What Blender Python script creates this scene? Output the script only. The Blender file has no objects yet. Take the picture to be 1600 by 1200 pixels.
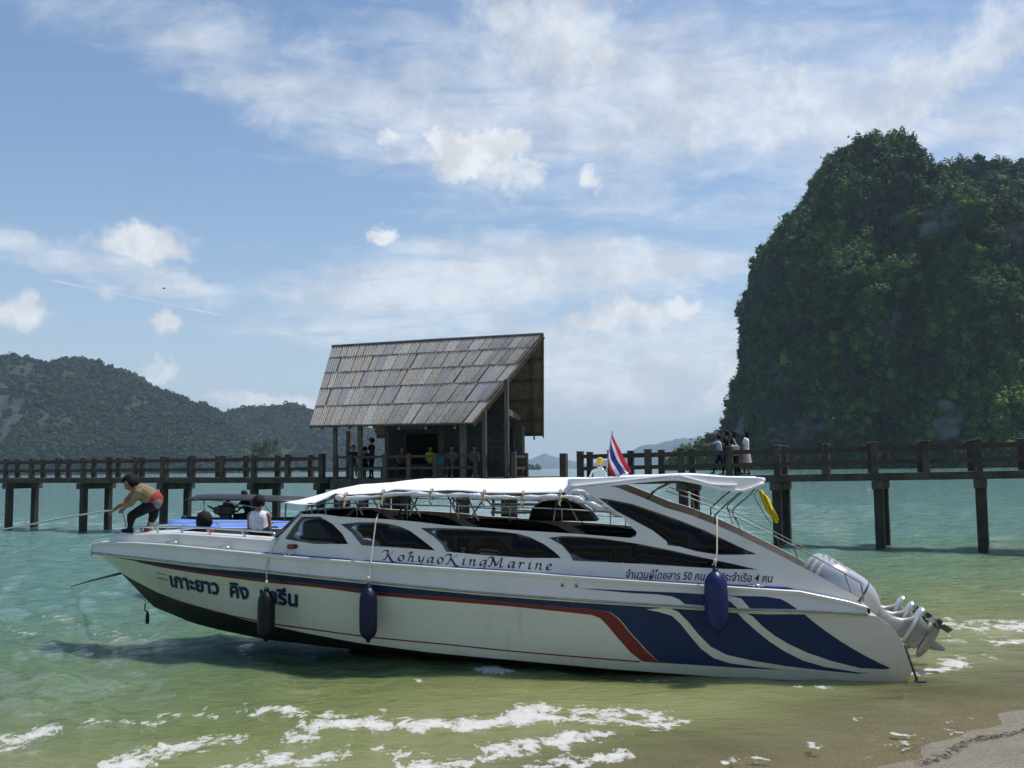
import bpy, bmesh, math, random
import numpy as np
from mathutils import Vector, Matrix, noise as mnoise
from mathutils.geometry import delaunay_2d_cdt

SC = bpy.context.scene
COL = SC.collection
R = math.radians
random.seed(7)
RNG = np.random.default_rng(7)

# ------------------------------------------------------------------ camera
FPX, CX, CY, EYE = 1537.0, 800.0, 600.0, 2.8
PITCH, ROLL = R(4.945), R(.573)
_f = np.array([0, math.cos(PITCH), math.sin(PITCH)])
_r0 = np.array([1., 0, 0])
_u0 = np.array([0, -math.sin(PITCH), math.cos(PITCH)])
_r = math.cos(ROLL)*_r0 - math.sin(ROLL)*_u0
_u = math.cos(ROLL)*_u0 + math.sin(ROLL)*_r0
EYEP = np.array([0, 0, EYE])
cam = bpy.data.cameras.new('camera')
cam.sensor_width = 36
cam.lens = FPX/1600*36
cam.clip_start = .1
cam.clip_end = 40000
camo = bpy.data.objects.new('camera', cam)
COL.objects.link(camo)
camo.matrix_world = Matrix(((_r[0], _u[0], -_f[0], 0), (_r[1], _u[1], -_f[1], 0), (_r[2], _u[2], -_f[2], EYE), (0, 0, 0, 1)))
SC.camera = camo
SC.view_settings.view_transform = 'Standard'
SC.view_settings.look = 'None'
SC.view_settings.exposure = 0.0
SC.view_settings.gamma = 1
SC.view_settings.use_curve_mapping = False
cy = SC.cycles
cy.max_bounces = 8
cy.diffuse_bounces = 3
cy.glossy_bounces = 3
cy.transmission_bounces = 4
cy.transparent_max_bounces = 12
cy.volume_bounces = 0
cy.caustics_reflective = False
cy.caustics_refractive = False
cy.sample_clamp_indirect = 4
cy.use_denoising = True
try:
    cy.denoiser = 'OPENIMAGEDENOISE'
except Exception:
    pass

def ray(x, y):
    return _f + ((x-CX)/FPX)*_r - ((y-CY)/FPX)*_u
def atY(x, y, Y):
    "point of the place that stands at distance Y under a direction"
    d = ray(x, y); return EYEP + d*(Y/d[1])
def atZ(x, y, z=0.):
    d = ray(x, y); return EYEP + d*((z-EYE)/d[2])

# ------------------------------------------------------------------ sky and sun
SUN_AZ, SUN_EL = R(70), R(66)
SUNV = Vector((math.cos(SUN_EL)*math.sin(SUN_AZ), math.cos(SUN_EL)*math.cos(SUN_AZ), math.sin(SUN_EL)))
sl = bpy.data.lights.new('sun', 'SUN'); sl.energy = 4.6; sl.angle = R(.53); sl.color = (1, .955, .89)
so = bpy.data.objects.new('sun', sl); COL.objects.link(so)
so.rotation_euler = SUNV.to_track_quat('Z', 'Y').to_euler()
so.location = SUNV*500

class NT:
    "short hand for node trees"
    def __init__(s, tree): s.t = tree; s.n = tree.nodes; s.l = tree.links; s.n.clear()
    def new(s, typ, ins=None, **props):
        nd = s.n.new(typ)
        for k, v in props.items(): setattr(nd, k, v)
        for k, v in (ins or {}).items():
            sock = nd.inputs[k]
            if isinstance(v, bpy.types.NodeSocket): s.l.new(v, sock)
            else: sock.default_value = v
        return nd
    def m(s, op, a, b=0., c=0., clamp=False):
        nd = s.n.new('ShaderNodeMath'); nd.operation = op; nd.use_clamp = clamp
        for i, v in enumerate((a, b, c)):
            if isinstance(v, bpy.types.NodeSocket): s.l.new(v, nd.inputs[i])
            else: nd.inputs[i].default_value = v
        return nd.outputs[0]
    def vm(s, op, a, b=(0, 0, 0), out=0):
        nd = s.n.new('ShaderNodeVectorMath'); nd.operation = op
        for i, v in enumerate((a, b)):
            if isinstance(v, bpy.types.NodeSocket): s.l.new(v, nd.inputs[i])
            else: nd.inputs[i].default_value = tuple(v)
        return nd.outputs['Value'] if op in ('DOT_PRODUCT', 'LENGTH', 'DISTANCE') else nd.outputs[0]
    def scale(s, a, k):
        nd = s.n.new('ShaderNodeVectorMath'); nd.operation = 'SCALE'; s.l.new(a, nd.inputs[0])
        if isinstance(k, bpy.types.NodeSocket): s.l.new(k, nd.inputs['Scale'])
        else: nd.inputs['Scale'].default_value = k
        return nd.outputs[0]
    def ss(s, v, lo, hi, a=0., b=1.):
        nd = s.n.new('ShaderNodeMapRange'); nd.interpolation_type = 'SMOOTHSTEP'
        s.l.new(v, nd.inputs[0])
        for i, q in enumerate((lo, hi, a, b)): nd.inputs[i+1].default_value = q
        return nd.outputs[0]
    def noise(s, vec, scale, detail=4., rough=.55, dist=0., out='Fac', lac=2.):
        nd = s.n.new('ShaderNodeTexNoise')
        if vec is not None: s.l.new(vec, nd.inputs['Vector'])
        nd.inputs['Scale'].default_value = scale; nd.inputs['Detail'].default_value = detail
        nd.inputs['Roughness'].default_value = rough; nd.inputs['Distortion'].default_value = dist
        nd.inputs['Lacunarity'].default_value = lac
        return nd.outputs[out]
    def mix(s, f, a, b, blend='MIX'):
        nd = s.n.new('ShaderNodeMix'); nd.data_type = 'RGBA'; nd.blend_type = blend; nd.clamp_factor = True
        for k, v in ((0, f), (6, a), (7, b)):
            if isinstance(v, bpy.types.NodeSocket): s.l.new(v, nd.inputs[k])
            elif k == 0: nd.inputs[0].default_value = v
            else: nd.inputs[k].default_value = (*v[:3], 1)
        return nd.outputs[2]
    def ramp(s, v, stops, interp='LINEAR'):
        nd = s.n.new('ShaderNodeValToRGB'); s.l.new(v, nd.inputs[0]); cr = nd.color_ramp; cr.interpolation = interp
        while len(cr.elements) < len(stops): cr.elements.new(.5)
        for e, (p, c) in zip(cr.elements, stops):
            e.position = p; e.color = (*c, 1) if len(c) == 3 else c
        return nd.outputs[0]
    def mapping(s, vec, rot=(0, 0, 0), scale=(1, 1, 1), loc=(0, 0, 0)):
        nd = s.n.new('ShaderNodeMapping'); s.l.new(vec, nd.inputs[0])
        nd.inputs['Rotation'].default_value = rot; nd.inputs['Scale'].default_value = scale; nd.inputs['Location'].default_value = loc
        return nd.outputs[0]

def unit(v):
    v = np.asarray(v, float); return v/np.linalg.norm(v)

def build_world():
    w = bpy.data.worlds.new('World'); SC.world = w; w.use_nodes = True
    w.cycles.sampling_method = 'MANUAL'; w.cycles.sample_map_resolution = 512
    t = NT(w.node_tree)
    D = t.new('ShaderNodeTexCoord').outputs['Generated']
    sky = t.new('ShaderNodeTexSky', sky_type='NISHITA')
    sky.sun_disc = False; sky.sun_elevation = SUN_EL; sky.sun_rotation = SUN_AZ
    sky.altitude = 0; sky.air_density = 1.0; sky.dust_density = .7; sky.ozone_density = 2.5
    skc = sky.outputs[0]
    sep = t.new('ShaderNodeSeparateXYZ', {0: D})
    dz = t.m('MAXIMUM', sep.outputs[2], 0.0)
    # wispy high cloud, laid out on a plane overhead
    k = t.m('DIVIDE', 1., t.m('ADD', dz, .16))
    P = t.scale(D, k)
    Pr = t.mapping(P, rot=(0, 0, R(-24)), scale=(.85, 1.9, 0.))
    n1 = t.noise(Pr, 1.55, 9., .58, .55)
    n2 = t.noise(t.mapping(P, rot=(0, 0, R(-30)), scale=(.6, .9, 0.), loc=(4.2, 1.7, 0)), .8, 4., .5, .2)
    n3 = t.noise(t.mapping(P, rot=(0, 0, R(-20)), scale=(1., 1.5, 0.)), 5.5, 9., .66, .6)
    wn = t.noise(D, 13., 7., .62, 0., 'Color'); wn2 = t.noise(D, 55., 5., .6, 0., 'Color')
    DW = t.vm('ADD', D, t.vm('ADD', t.scale(t.vm('SUBTRACT', wn, (.5, .5, .5)), .055), t.scale(t.vm('SUBTRACT', wn2, (.5, .5, .5)), .022)))
    def blob(x, y, rx, ry, rot=0.):
        c = unit(ray(x, y)); e1 = unit(np.cross(c, (0, 0, 1))); e2 = np.cross(e1, c)
        a = R(rot); q1 = math.cos(a)*e1 + math.sin(a)*e2; q2 = -math.sin(a)*e1 + math.cos(a)*e2
        d1 = t.vm('DOT_PRODUCT', DW, q1/(rx/FPX)); d2 = t.vm('DOT_PRODUCT', DW, q2/(ry/FPX))
        cv = t.new('ShaderNodeCombineXYZ', {0: d1, 1: d2}).outputs[0]
        return t.m('SUBTRACT', 1., t.vm('LENGTH', cv)), d2
    def union(lst):
        o = None
        for b in lst:
            v = blob(*b)[0]
            o = v if o is None else t.m('MAXIMUM', o, v)
        return o
    # broad regions with veils of cirrus
    reg = union([(1080, 150, 760, 230, -4), (520, 150, 480, 105, -17), (690, 460, 420, 110, 6), (880, 400, 380, 60, -4), (180, 420, 300, 40, -8),
                 (1000, 560, 400, 120, 0), (2300, 200, 900, 500, 0)])
    regw = t.ss(reg, -.25, .75)
    veil = t.m('ADD', t.m('MULTIPLY', n1, .55), t.m('ADD', t.m('MULTIPLY', n2, .32), t.m('MULTIPLY', n3, .42)))
    veil = t.m('ADD', veil, t.m('MULTIPLY', t.m('SUBTRACT', regw, .62), .34))
    cir = t.m('MULTIPLY', t.ss(veil, .50, .89), .84)
    # puffy low clouds
    nA = t.noise(D, 19., 8., .6, .25); nB = t.noise(D, 60., 6., .62, .2)
    nn = t.m('ADD', t.m('MULTIPLY', t.m('SUBTRACT', nA, .5), 2.6), t.m('MULTIPLY', t.m('SUBTRACT', nB, .5), 1.2))
    hard = union([(748, 236, 92, 46, -8), (700, 228, 42, 36), (785, 225, 55, 40), (800, 270, 60, 38), (735, 255, 60, 30),
                  (218, 384, 84, 27, 0), (225, 372, 60, 26), (185, 386, 48, 18), (265, 388, 42, 18),
                  (1000, 492, 100, 32, 8), (985, 480, 52, 30), (930, 510, 48, 18), (1070, 478, 56, 24),
                  (945, 615, 90, 24, 8), (990, 598, 40, 20), (900, 628, 50, 15),
                  (1145, 580, 40, 30), (1120, 635, 44, 18), (1150, 600, 40, 40),
                  (258, 503, 30, 19), (40, 498, 44, 24), (250, 582, 40, 17), (590, 367, 24, 16),
                  (400, 630, 60, 14), (430, 626, 36, 14), (480, 636, 40, 14), (608, 224, 22, 24), (918, 282, 26, 24)])
    hd = t.m('ADD', t.ss(hard, -.8, .8, -.85, 1.15), nn)
    hc = t.m('MULTIPLY', t.ss(hd, -.2, 1.25), t.ss(hard, -.6, .15))
    soft = union([(850, 60, 120, 90, 10), (910, 110, 90, 70), (800, 40, 60, 60), (1420, 150, 120, 70, 25), (1390, 190, 60, 44),
                  (1230, 130, 80, 50, -20), (1150, 195, 160, 50, 0), (1040, 190, 140, 50, -8), (1560, 60, 120, 50, 20)])
    sc_ = t.m('MULTIPLY', t.ss(t.m('ADD', t.ss(soft, -.9, .8, -.8, .7), t.m('MULTIPLY', nn, .7)), -.4, .95), .85)
    # a thin straight vapour trail
    a, b = unit(ray(62, 434)), unit(ray(362, 496))
    nrm = unit(np.cross(a, b)); mid = unit(a+b); al = unit(b-a); half = np.linalg.norm(b-a)/2
    dl = t.m('ABSOLUTE', t.vm('DOT_PRODUCT', D, nrm)); dal = t.m('ABSOLUTE', t.vm('DOT_PRODUCT', D, al))
    front = t.ss(t.vm('DOT_PRODUCT', D, mid), .9, .95)
    tr = t.m('MULTIPLY', t.m('MULTIPLY', t.ss(dl, .0018, .0002), t.ss(dal, half, half*.8)), t.m('MULTIPLY', front, .38))
    cov = t.m('MAXIMUM', t.m('MAXIMUM', hc, sc_), t.m('MAXIMUM', cir, tr))
    cov = t.m('MULTIPLY', cov, t.ss(sep.outputs[2], .0, .05, .25, 1.))
    shade = t.m('ADD', .84, t.m('MULTIPLY', t.ss(t.noise(t.vm('ADD', D, (0, 0, .012)), 22., 6., .6), .36, .62), .22))
    ccol = t.scale(t.new('ShaderNodeCombineXYZ', {0: CLOUD[0], 1: CLOUD[1], 2: CLOUD[2]}).outputs[0], shade)
    skg = t.mix(1., skc, SKY_TINT, 'MULTIPLY')
    air = t.m('POWER', 2.718, t.m('MULTIPLY', dz, -7.5))          # pale moist air low over the sea
    skg = t.mix(t.m('MULTIPLY', air, .93), skg, LOWAIR)
    out = t.mix(cov, skg, ccol)
    bg = t.new('ShaderNodeBackground', {'Color': out, 'Strength': SKY_STRENGTH})
    t.new('ShaderNodeOutputWorld', {'Surface': bg.outputs[0]})
SKY_STRENGTH = .128
SKY_TINT = (.94, 1.02, 1.07)
LOWAIR = (4.75, 5.35, 5.8)
CLOUD = (6.5, 6.8, 7.15)
build_world()

# ------------------------------------------------------------------ helpers
def tag(o, label=None, cat=None, group=None, kind=None):
    if label: o['label'] = label
    if cat: o['category'] = cat
    if group: o['group'] = group
    if kind: o['kind'] = kind
    return o

def raw(name, verts, faces, mats, smooth=False, fmat=None):
    me = bpy.data.meshes.new(name)
    me.from_pydata([tuple(v) for v in verts], [], [tuple(f) for f in faces])
    for m in (mats if isinstance(mats, (list, tuple)) else [mats]): me.materials.append(m)
    if fmat is not None: me.polygons.foreach_set('material_index', np.asarray(fmat, np.int32))
    if smooth: me.polygons.foreach_set('use_smooth', np.ones(len(me.polygons), bool))
    me.validate(); me.update()
    return me

def obj(name, me, parent=None):
    o = bpy.data.objects.new(name, me); COL.objects.link(o)
    if parent is not None: o.parent = parent
    return o

def empty(name, loc, label=None, cat=None, group=None, rz=0):
    o = bpy.data.objects.new(name, None); COL.objects.link(o)
    o.location = tuple(loc); o.rotation_euler = (0, 0, rz); o.empty_display_size = .2
    return tag(o, label, cat, group)

def share(o, parent=None, loc=None):
    "one more object on the same mesh, with its children"
    c = o.copy(); COL.objects.link(c)
    if parent is not None: c.parent = parent
    if loc is not None: c.location = tuple(loc)
    for ch in list(o.children):
        share(ch, c)
    return c

class MB:
    "collects shapes into one mesh"
    def __init__(s): s.v = []; s.f = []; s.m = []
    def add(s, v, f, mi=0):
        b = len(s.v); s.v += [tuple(map(float, q)) for q in v]; s.f += [tuple(b+i for i in q) for q in f]; s.m += [mi]*len(f); return s
    def box(s, c, size, rz=0, mi=0, ax=None):
        hx, hy, hz = size[0]/2, size[1]/2, size[2]/2
        ca, sa = math.cos(rz), math.sin(rz)
        v = []
        for z in (-hz, hz):
            for x, y in ((-hx, -hy), (hx, -hy), (hx, hy), (-hx, hy)):
                v.append((c[0]+x*ca-y*sa, c[1]+x*sa+y*ca, c[2]+z))
        return s.add(v, [(3, 2, 1, 0), (4, 5, 6, 7), (0, 1, 5, 4), (1, 2, 6, 5), (2, 3, 7, 6), (3, 0, 4, 7)], mi)
    def bevbox(s, c, size, b=.02, rz=0, mi=0):
        hx, hy, hz = size[0]/2, size[1]/2, size[2]/2
        ca, sa = math.cos(rz), math.sin(rz)
        rings = []
        for z, k in ((-hz, b), (-hz+b, 0), (hz-b, 0), (hz, b)):
            x, y = hx-k, hy-k; e = b if k == 0 else b
            pts = [(-x+e, -y), (x-e, -y), (x, -y+e), (x, y-e), (x-e, y), (-x+e, y), (-x, y-e), (-x, -y+e)]
            rings.append([(c[0]+p*ca-q*sa, c[1]+p*sa+q*ca, c[2]+z) for p, q in pts])
        return s.loft(rings, True, True, mi)
    def loft(s, rings, closed=True, caps=True, mi=0):
        n = len(rings[0]); v = [p for r in rings for p in r]; f = []
        for i in range(len(rings)-1):
            for j in range(n if closed else n-1):
                k = (j+1) % n
                f.append((i*n+j, i*n+k, (i+1)*n+k, (i+1)*n+j))
        if caps and closed:
            f.append(tuple(range(n-1, -1, -1))); f.append(tuple((len(rings)-1)*n+j for j in range(n)))
        return s.add(v, f, mi)
    def tube(s, pts, r, n=8, mi=0, caps=True):
        pts = [Vector(p) for p in pts]; rr = r if isinstance(r, (list, tuple)) else [r]*len(pts)
        rings = []; up = None
        for i, p in enumerate(pts):
            d = (pts[min(i+1, len(pts)-1)] - pts[max(i-1, 0)])
            if d.length < 1e-9: d = Vector((0, 0, 1))
            d.normalize()
            if up is None: up = Vector((0, 0, 1)) if abs(d.z) < .9 else Vector((1, 0, 0))
            a = d.cross(up)
            if a.length < 1e-6: a = d.cross(Vector((0, 1, 0)))
            a.normalize(); b = a.cross(d).normalized(); up = b
            rings.append([p + a*(rr[i]*math.cos(2*math.pi*j/n)) + b*(rr[i]*math.sin(2*math.pi*j/n)) for j in range(n)])
        return s.loft(rings, True, caps, mi)
    def lathe(s, prof, base=(0, 0, 0), n=20, mi=0):
        "prof: list of (radius, z)"
        rings = [[(base[0]+r*math.cos(2*math.pi*j/n), base[1]+r*math.sin(2*math.pi*j/n), base[2]+z) for j in range(n)] for r, z in prof]
        return s.loft(rings, True, True, mi)
    def ball(s, c, r, n=10, sq=(1, 1, 1), mi=0):
        prof = [(max(1e-4, math.sin(math.pi*i/n))*r, -math.cos(math.pi*i/n)*r) for i in range(n+1)]
        rings = [[(c[0]+q*math.cos(2*math.pi*j/(n+2))*sq[0], c[1]+q*math.sin(2*math.pi*j/(n+2))*sq[1], c[2]+z*sq[2]) for j in range(n+2)] for q, z in prof]
        return s.loft(rings, True, True, mi)
    def mesh(s, name, mats, smooth=False, off=(0, 0, 0)):
        o = np.asarray(off, float)
        return raw(name, np.asarray(s.v) - o, s.f, mats, smooth, s.m)
    def build(s, name, mats, parent=None, smooth=False, off=None):
        if off is None: off = tuple(parent.location) if (parent is not None and parent.get('_w')) else (0, 0, 0)
        return obj(name, s.mesh(name, mats, smooth, off), parent)

def autosmooth(me, ang=35):
    bm = bmesh.new(); bm.from_mesh(me)
    for e in bm.edges:
        if len(e.link_faces) == 2 and e.calc_face_angle(0) > R(ang): e.smooth = False
    for f in bm.faces: f.smooth = True
    bm.to_mesh(me); bm.free()
    return me

# ------------------------------------------------------------------ materials
MATS = {}
def mat(name, col, rough=.5, metal=0., var=.0, vscale=6., col2=None, bump=0., bscale=40., stretch=(1, 1, 1), spec=.5, coat=0., coords='Object', thr=(.35, .7), ior=1.5):
    m = bpy.data.materials.new(name); m.use_nodes = True; t = NT(m.node_tree)
    p = t.new('ShaderNodeBsdfPrincipled', {'Roughness': rough, 'Metallic': metal, 'Specular IOR Level': spec, 'Coat Weight': coat, 'IOR': ior})
    p.inputs['Base Color'].default_value = (*col, 1)
    src = t.new('ShaderNodeTexCoord').outputs['Object'] if coords == 'Object' else t.new('ShaderNodeNewGeometry').outputs['Position']
    v = t.mapping(src, scale=stretch)
    if var or col2 is not None:
        n = t.noise(v, vscale, 6., .6, .2)
        c2 = col2 if col2 is not None else tuple(c*(1-var) for c in col)
        c1 = col if col2 is not None else tuple(min(1, c*(1+var)) for c in col)
        t.l.new(t.mix(t.ss(n, *thr), c1, c2), p.inputs['Base Color'])
        t.l.new(t.m('ADD', rough, t.m('MULTIPLY', t.m('SUBTRACT', n, .5), .25), clamp=True), p.inputs['Roughness'])
    if bump:
        bn = t.noise(v, bscale, 5., .6)
        b = t.new('ShaderNodeBump', {'Height': bn, 'Strength': 1., 'Distance': bump})
        t.l.new(b.outputs[0], p.inputs['Normal'])
    t.new('ShaderNodeOutputMaterial', {'Surface': p.outputs[0]})
    MATS[name] = m
    return m

M_white = mat('gelcoat_white', (.62, .612, .58), .3, var=.05, vscale=1.5, coat=.15, bump=.0008, bscale=3.)
M_hull = mat('gelcoat_hull', (.50, .495, .42), .3, col2=(.43, .42, .33), vscale=.9, stretch=(.5, 1, 1.6), coat=.25, bump=.001, bscale=2.5, thr=(.4, .75))
def hull_mat():
    "aged white topsides: streaks from the rail down and a stained band by the waterline"
    m = bpy.data.materials.new('gelcoat_hull'); m.use_nodes = True; t = NT(m.node_tree)
    ob = t.new('ShaderNodeTexCoord').outputs['Object']; z = t.new('ShaderNodeSeparateXYZ', {0: ob}).outputs[2]
    n1 = t.noise(t.mapping(ob, scale=(.5, 1, 1.6)), .9, 6., .6, .2); st = t.noise(t.mapping(ob, scale=(7., 7., .35)), 1.4, 6., .65); n2 = t.noise(ob, 5., 6., .65)
    c = t.mix(t.ss(n1, .4, .75), (.60, .60, .535), (.53, .52, .435))
    c = t.mix(t.m('MULTIPLY', t.ss(st, .55, .74), .30), c, (.34, .31, .22))
    low = t.ss(t.m('ADD', z, t.m('MULTIPLY', t.m('SUBTRACT', n2, .5), .35)), .42, .02)
    c = t.mix(t.m('MULTIPLY', low, .5), c, (.27, .255, .15))
    b = t.new('ShaderNodeBump', {'Height': t.noise(ob, 2.2, 3., .5), 'Strength': 1., 'Distance': .0016})
    p = t.new('ShaderNodeBsdfPrincipled', {'Base Color': c, 'Roughness': t.m('ADD', .22, t.m('MULTIPLY', st, .2)), 'Coat Weight': .2, 'Normal': b.outputs[0]})
    t.new('ShaderNodeOutputMaterial', {'Surface': p.outputs[0]}); return m
M_hull = hull_mat()
M_under = mat('antifouling', (.012, .013, .014), .6, var=.4, vscale=4., bump=.004, bscale=18.)
M_navy = mat('navy_vinyl', (.003, .020, .072), .4, var=.12, vscale=3., spec=.3)
M_red = mat('red_vinyl', (.15, .006, .007), .45, var=.12, vscale=3.)
M_cream = mat('cream_rail', (.56, .52, .38), .4, var=.15, vscale=6.)
M_blue = mat('blue_line', (.02, .07, .28), .35, var=.15, vscale=5.)
M_chrome = mat('stainless', (.62, .63, .64), .18, 1., var=.08, vscale=12.)
M_dullpipe = mat('dull_pipe', (.36, .37, .37), .35, .8, var=.2, vscale=9.)
M_canvas = mat('canopy_canvas', (.80, .80, .81), .7, var=.04, vscale=5., bump=.006, bscale=7.)
M_tarp_in = mat('canopy_lining', (.50, .47, .36), .75, var=.15, vscale=5., bump=.01, bscale=6.)
M_roll = mat('clear_plastic_roll', (.52, .54, .62), .22, .15, col2=(.78, .78, .82), vscale=9., bump=.012, bscale=22., stretch=(1, 1, 3))
M_tie = mat('tie_webbing', (.44, .36, .22), .8, var=.3, vscale=20.)
M_black = mat('black_vinyl', (.013, .013, .014), .5, var=.3, vscale=8., bump=.003, bscale=20.)
M_seat = mat('seat_vinyl', (.03, .03, .034), .55, var=.3, vscale=4.)
M_seat2 = mat('seat_brown', (.09, .06, .042), .6, var=.3, vscale=4.)
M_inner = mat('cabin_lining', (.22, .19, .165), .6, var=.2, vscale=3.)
M_engine = mat('engine_silver', (.50, .51, .52), .28, .35, var=.06, vscale=3., coat=.4)
M_engdark = mat('engine_dark', (.035, .035, .038), .5, var=.3, vscale=9.)
M_engleg = mat('engine_leg', (.36, .35, .325), .38, .2, col2=(.20, .185, .15), vscale=5.)
M_fender = mat('fender_navy', (.004, .007, .04), .42, spec=.3, col2=(.005, .008, .022), vscale=3., bump=.002, bscale=14.)
M_fenderblk = mat('fender_black', (.005, .006, .010), .42, spec=.3, var=.3, vscale=5., bump=.002, bscale=14.)
M_rope = mat('rope_pale', (.50, .47, .38), .85, var=.25, vscale=60.)
M_ropedk = mat('rope_dark', (.03, .032, .035), .8, var=.3, vscale=30.)
M_yellow = mat('yellow_cloth', (.75, .56, .01), .7, var=.12, vscale=7., bump=.006, bscale=12.)
M_amber = mat('amber_lens', (.62, .36, .01), .15, var=.15, vscale=20., coat=.6)
M_redlens = mat('red_lens', (.30, .02, .02), .25, var=.2, vscale=20.)
M_flagr = mat('flag_red', (.55, .02, .045), .75, var=.08, vscale=9.)
M_flagw = mat('flag_white', (.78, .78, .80), .75, var=.05, vscale=9.)
M_flagb = mat('flag_blue', (.025, .035, .20), .75, var=.1, vscale=9.)
M_conc = mat('jetty_concrete', (.085, .07, .05), .85, col2=(.034, .028, .021), vscale=2.6, bump=.012, bscale=14., stretch=(1, 1, .45), coords='World')
M_conc2 = mat('jetty_deck_edge', (.08, .065, .05), .85, col2=(.036, .030, .023), vscale=1.8, bump=.012, bscale=10., coords='World')
M_rail = mat('rail_timber', (.075, .05, .038), .8, col2=(.04, .029, .023), vscale=4., bump=.006, bscale=20., stretch=(.3, .3, 2), coords='World')
M_pile = mat('pile_wet', (.036, .031, .023), .7, col2=(.013, .012, .009), vscale=2.2, bump=.02, bscale=9., stretch=(1, 1, .5), coords='World')
M_wood = mat('grey_timber', (.13, .112, .09), .85, col2=(.062, .053, .043), vscale=5., bump=.006, bscale=18., stretch=(3, 3, .35), coords='World')
M_brown = mat('brown_timber', (.17, .105, .07), .8, col2=(.10, .066, .048), vscale=4., bump=.006, bscale=18., coords='World')
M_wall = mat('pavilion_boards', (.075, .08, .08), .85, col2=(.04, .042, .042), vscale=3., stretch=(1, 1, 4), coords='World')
M_void = mat('opening_shade', (.006, .006, .006), .9, var=.2)  # shade inside the wall opening, put into the colour
SKIN = mat('skin', (.27, .145, .09), .5, var=.08, vscale=9.)
HAIR = mat('hair_black', (.009, .0075, .007), .75, spec=.2, var=.3, vscale=30., bump=.006, bscale=60.)

def cloth(name, col, var=.12):
    return MATS[name] if name in MATS else mat(name, col, .85, spec=.12, var=var, vscale=12., bump=.004, bscale=25.)

def inpoly(p, poly):
    x, y = p; c = False; n = len(poly); j = n-1
    for i in range(n):
        xi, yi = poly[i]; xj, yj = poly[j]
        if (yi > y) != (yj > y) and x < (xj-xi)*(y-yi)/(yj-yi)+xi: c = not c
        j = i
    return c

def dens(poly, step):
    out = []
    for i, p in enumerate(poly):
        q = poly[(i+1) % len(poly)]
        n = max(1, int(math.hypot(q[0]-p[0], q[1]-p[1])/step))
        for k in range(n): out.append((p[0]+(q[0]-p[0])*k/n, p[1]+(q[1]-p[1])*k/n))
    return out

def catmull(pts, n=6, closed=False):
    P = [np.asarray(p, float) for p in pts]; N = len(P); out = []
    rng = range(N) if closed else range(N-1)
    for i in rng:
        if closed: p0, p1, p2, p3 = P[i-1], P[i], P[(i+1) % N], P[(i+2) % N]
        else: p0, p1, p2, p3 = P[max(i-1, 0)], P[i], P[i+1], P[min(i+2, N-1)]
        for k in range(n):
            t = k/n
            out.append(.5*((2*p1)+(-p0+p2)*t+(2*p0-5*p1+4*p2-p3)*t*t+(-p0+3*p1-3*p2+p3)*t**3))
    if not closed: out.append(P[-1])
    return [tuple(q) for q in out]

def fill2d(outer, holes=(), step=.25):
    "triangles covering a plane outline with holes, with inner points so that it can follow a curved surface"
    outer = dens(outer, step); holes = [dens(h, step) for h in holes]
    pts = list(outer); edges = [(i, (i+1) % len(outer)) for i in range(len(outer))]
    for h in holes:
        b = len(pts); pts += h; edges += [(b+i, b+(i+1) % len(h)) for i in range(len(h))]
    xs = [p[0] for p in outer]; ys = [p[1] for p in outer]
    gx = np.arange(min(xs)+step/2, max(xs), step); gy = np.arange(min(ys)+step/2, max(ys), step)
    bd = np.array(pts)
    for x in gx:
        for y in gy:
            if inpoly((x, y), outer) and not any(inpoly((x, y), h) for h in holes):
                if np.min((bd[:, 0]-x)**2+(bd[:, 1]-y)**2) > (step*.4)**2: pts.append((x, y))
    v, e, f, *_ = delaunay_2d_cdt([Vector(p) for p in pts], edges, [], 0, 1e-5)
    v = [(p.x, p.y) for p in v]
    F = []
    for t in f:
        c = (sum(v[i][0] for i in t)/3, sum(v[i][1] for i in t)/3)
        a = (v[t[1]][0]-v[t[0]][0])*(v[t[2]][1]-v[t[0]][1])-(v[t[1]][1]-v[t[0]][1])*(v[t[2]][0]-v[t[0]][0])
        if abs(a) > 1e-10 and inpoly(c, outer) and not any(inpoly(c, h) for h in holes): F.append(tuple(t))
    return v, F

def slab(mb, v2, F, fn, thick, sign=1, mi=0):
    "skin a filled outline onto the surface (x, z) -> fn(x, z, depth) and give it thickness"
    n = len(v2)
    A = [fn(a, b, 0.) for a, b in v2]; B = [fn(a, b, thick) for a, b in v2]
    cnt = {}
    for t in F:
        for i in range(3):
            e = (t[i], t[(i+1) % 3]); cnt[e] = cnt.get(e, 0)+1
    faces = list(F) + [tuple(n+i for i in reversed(t)) for t in F]
    for (a, b) in cnt:
        if (b, a) not in cnt: faces.append((b, a, n+a, n+b))
    mb.add(A+B, faces, mi)

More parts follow.
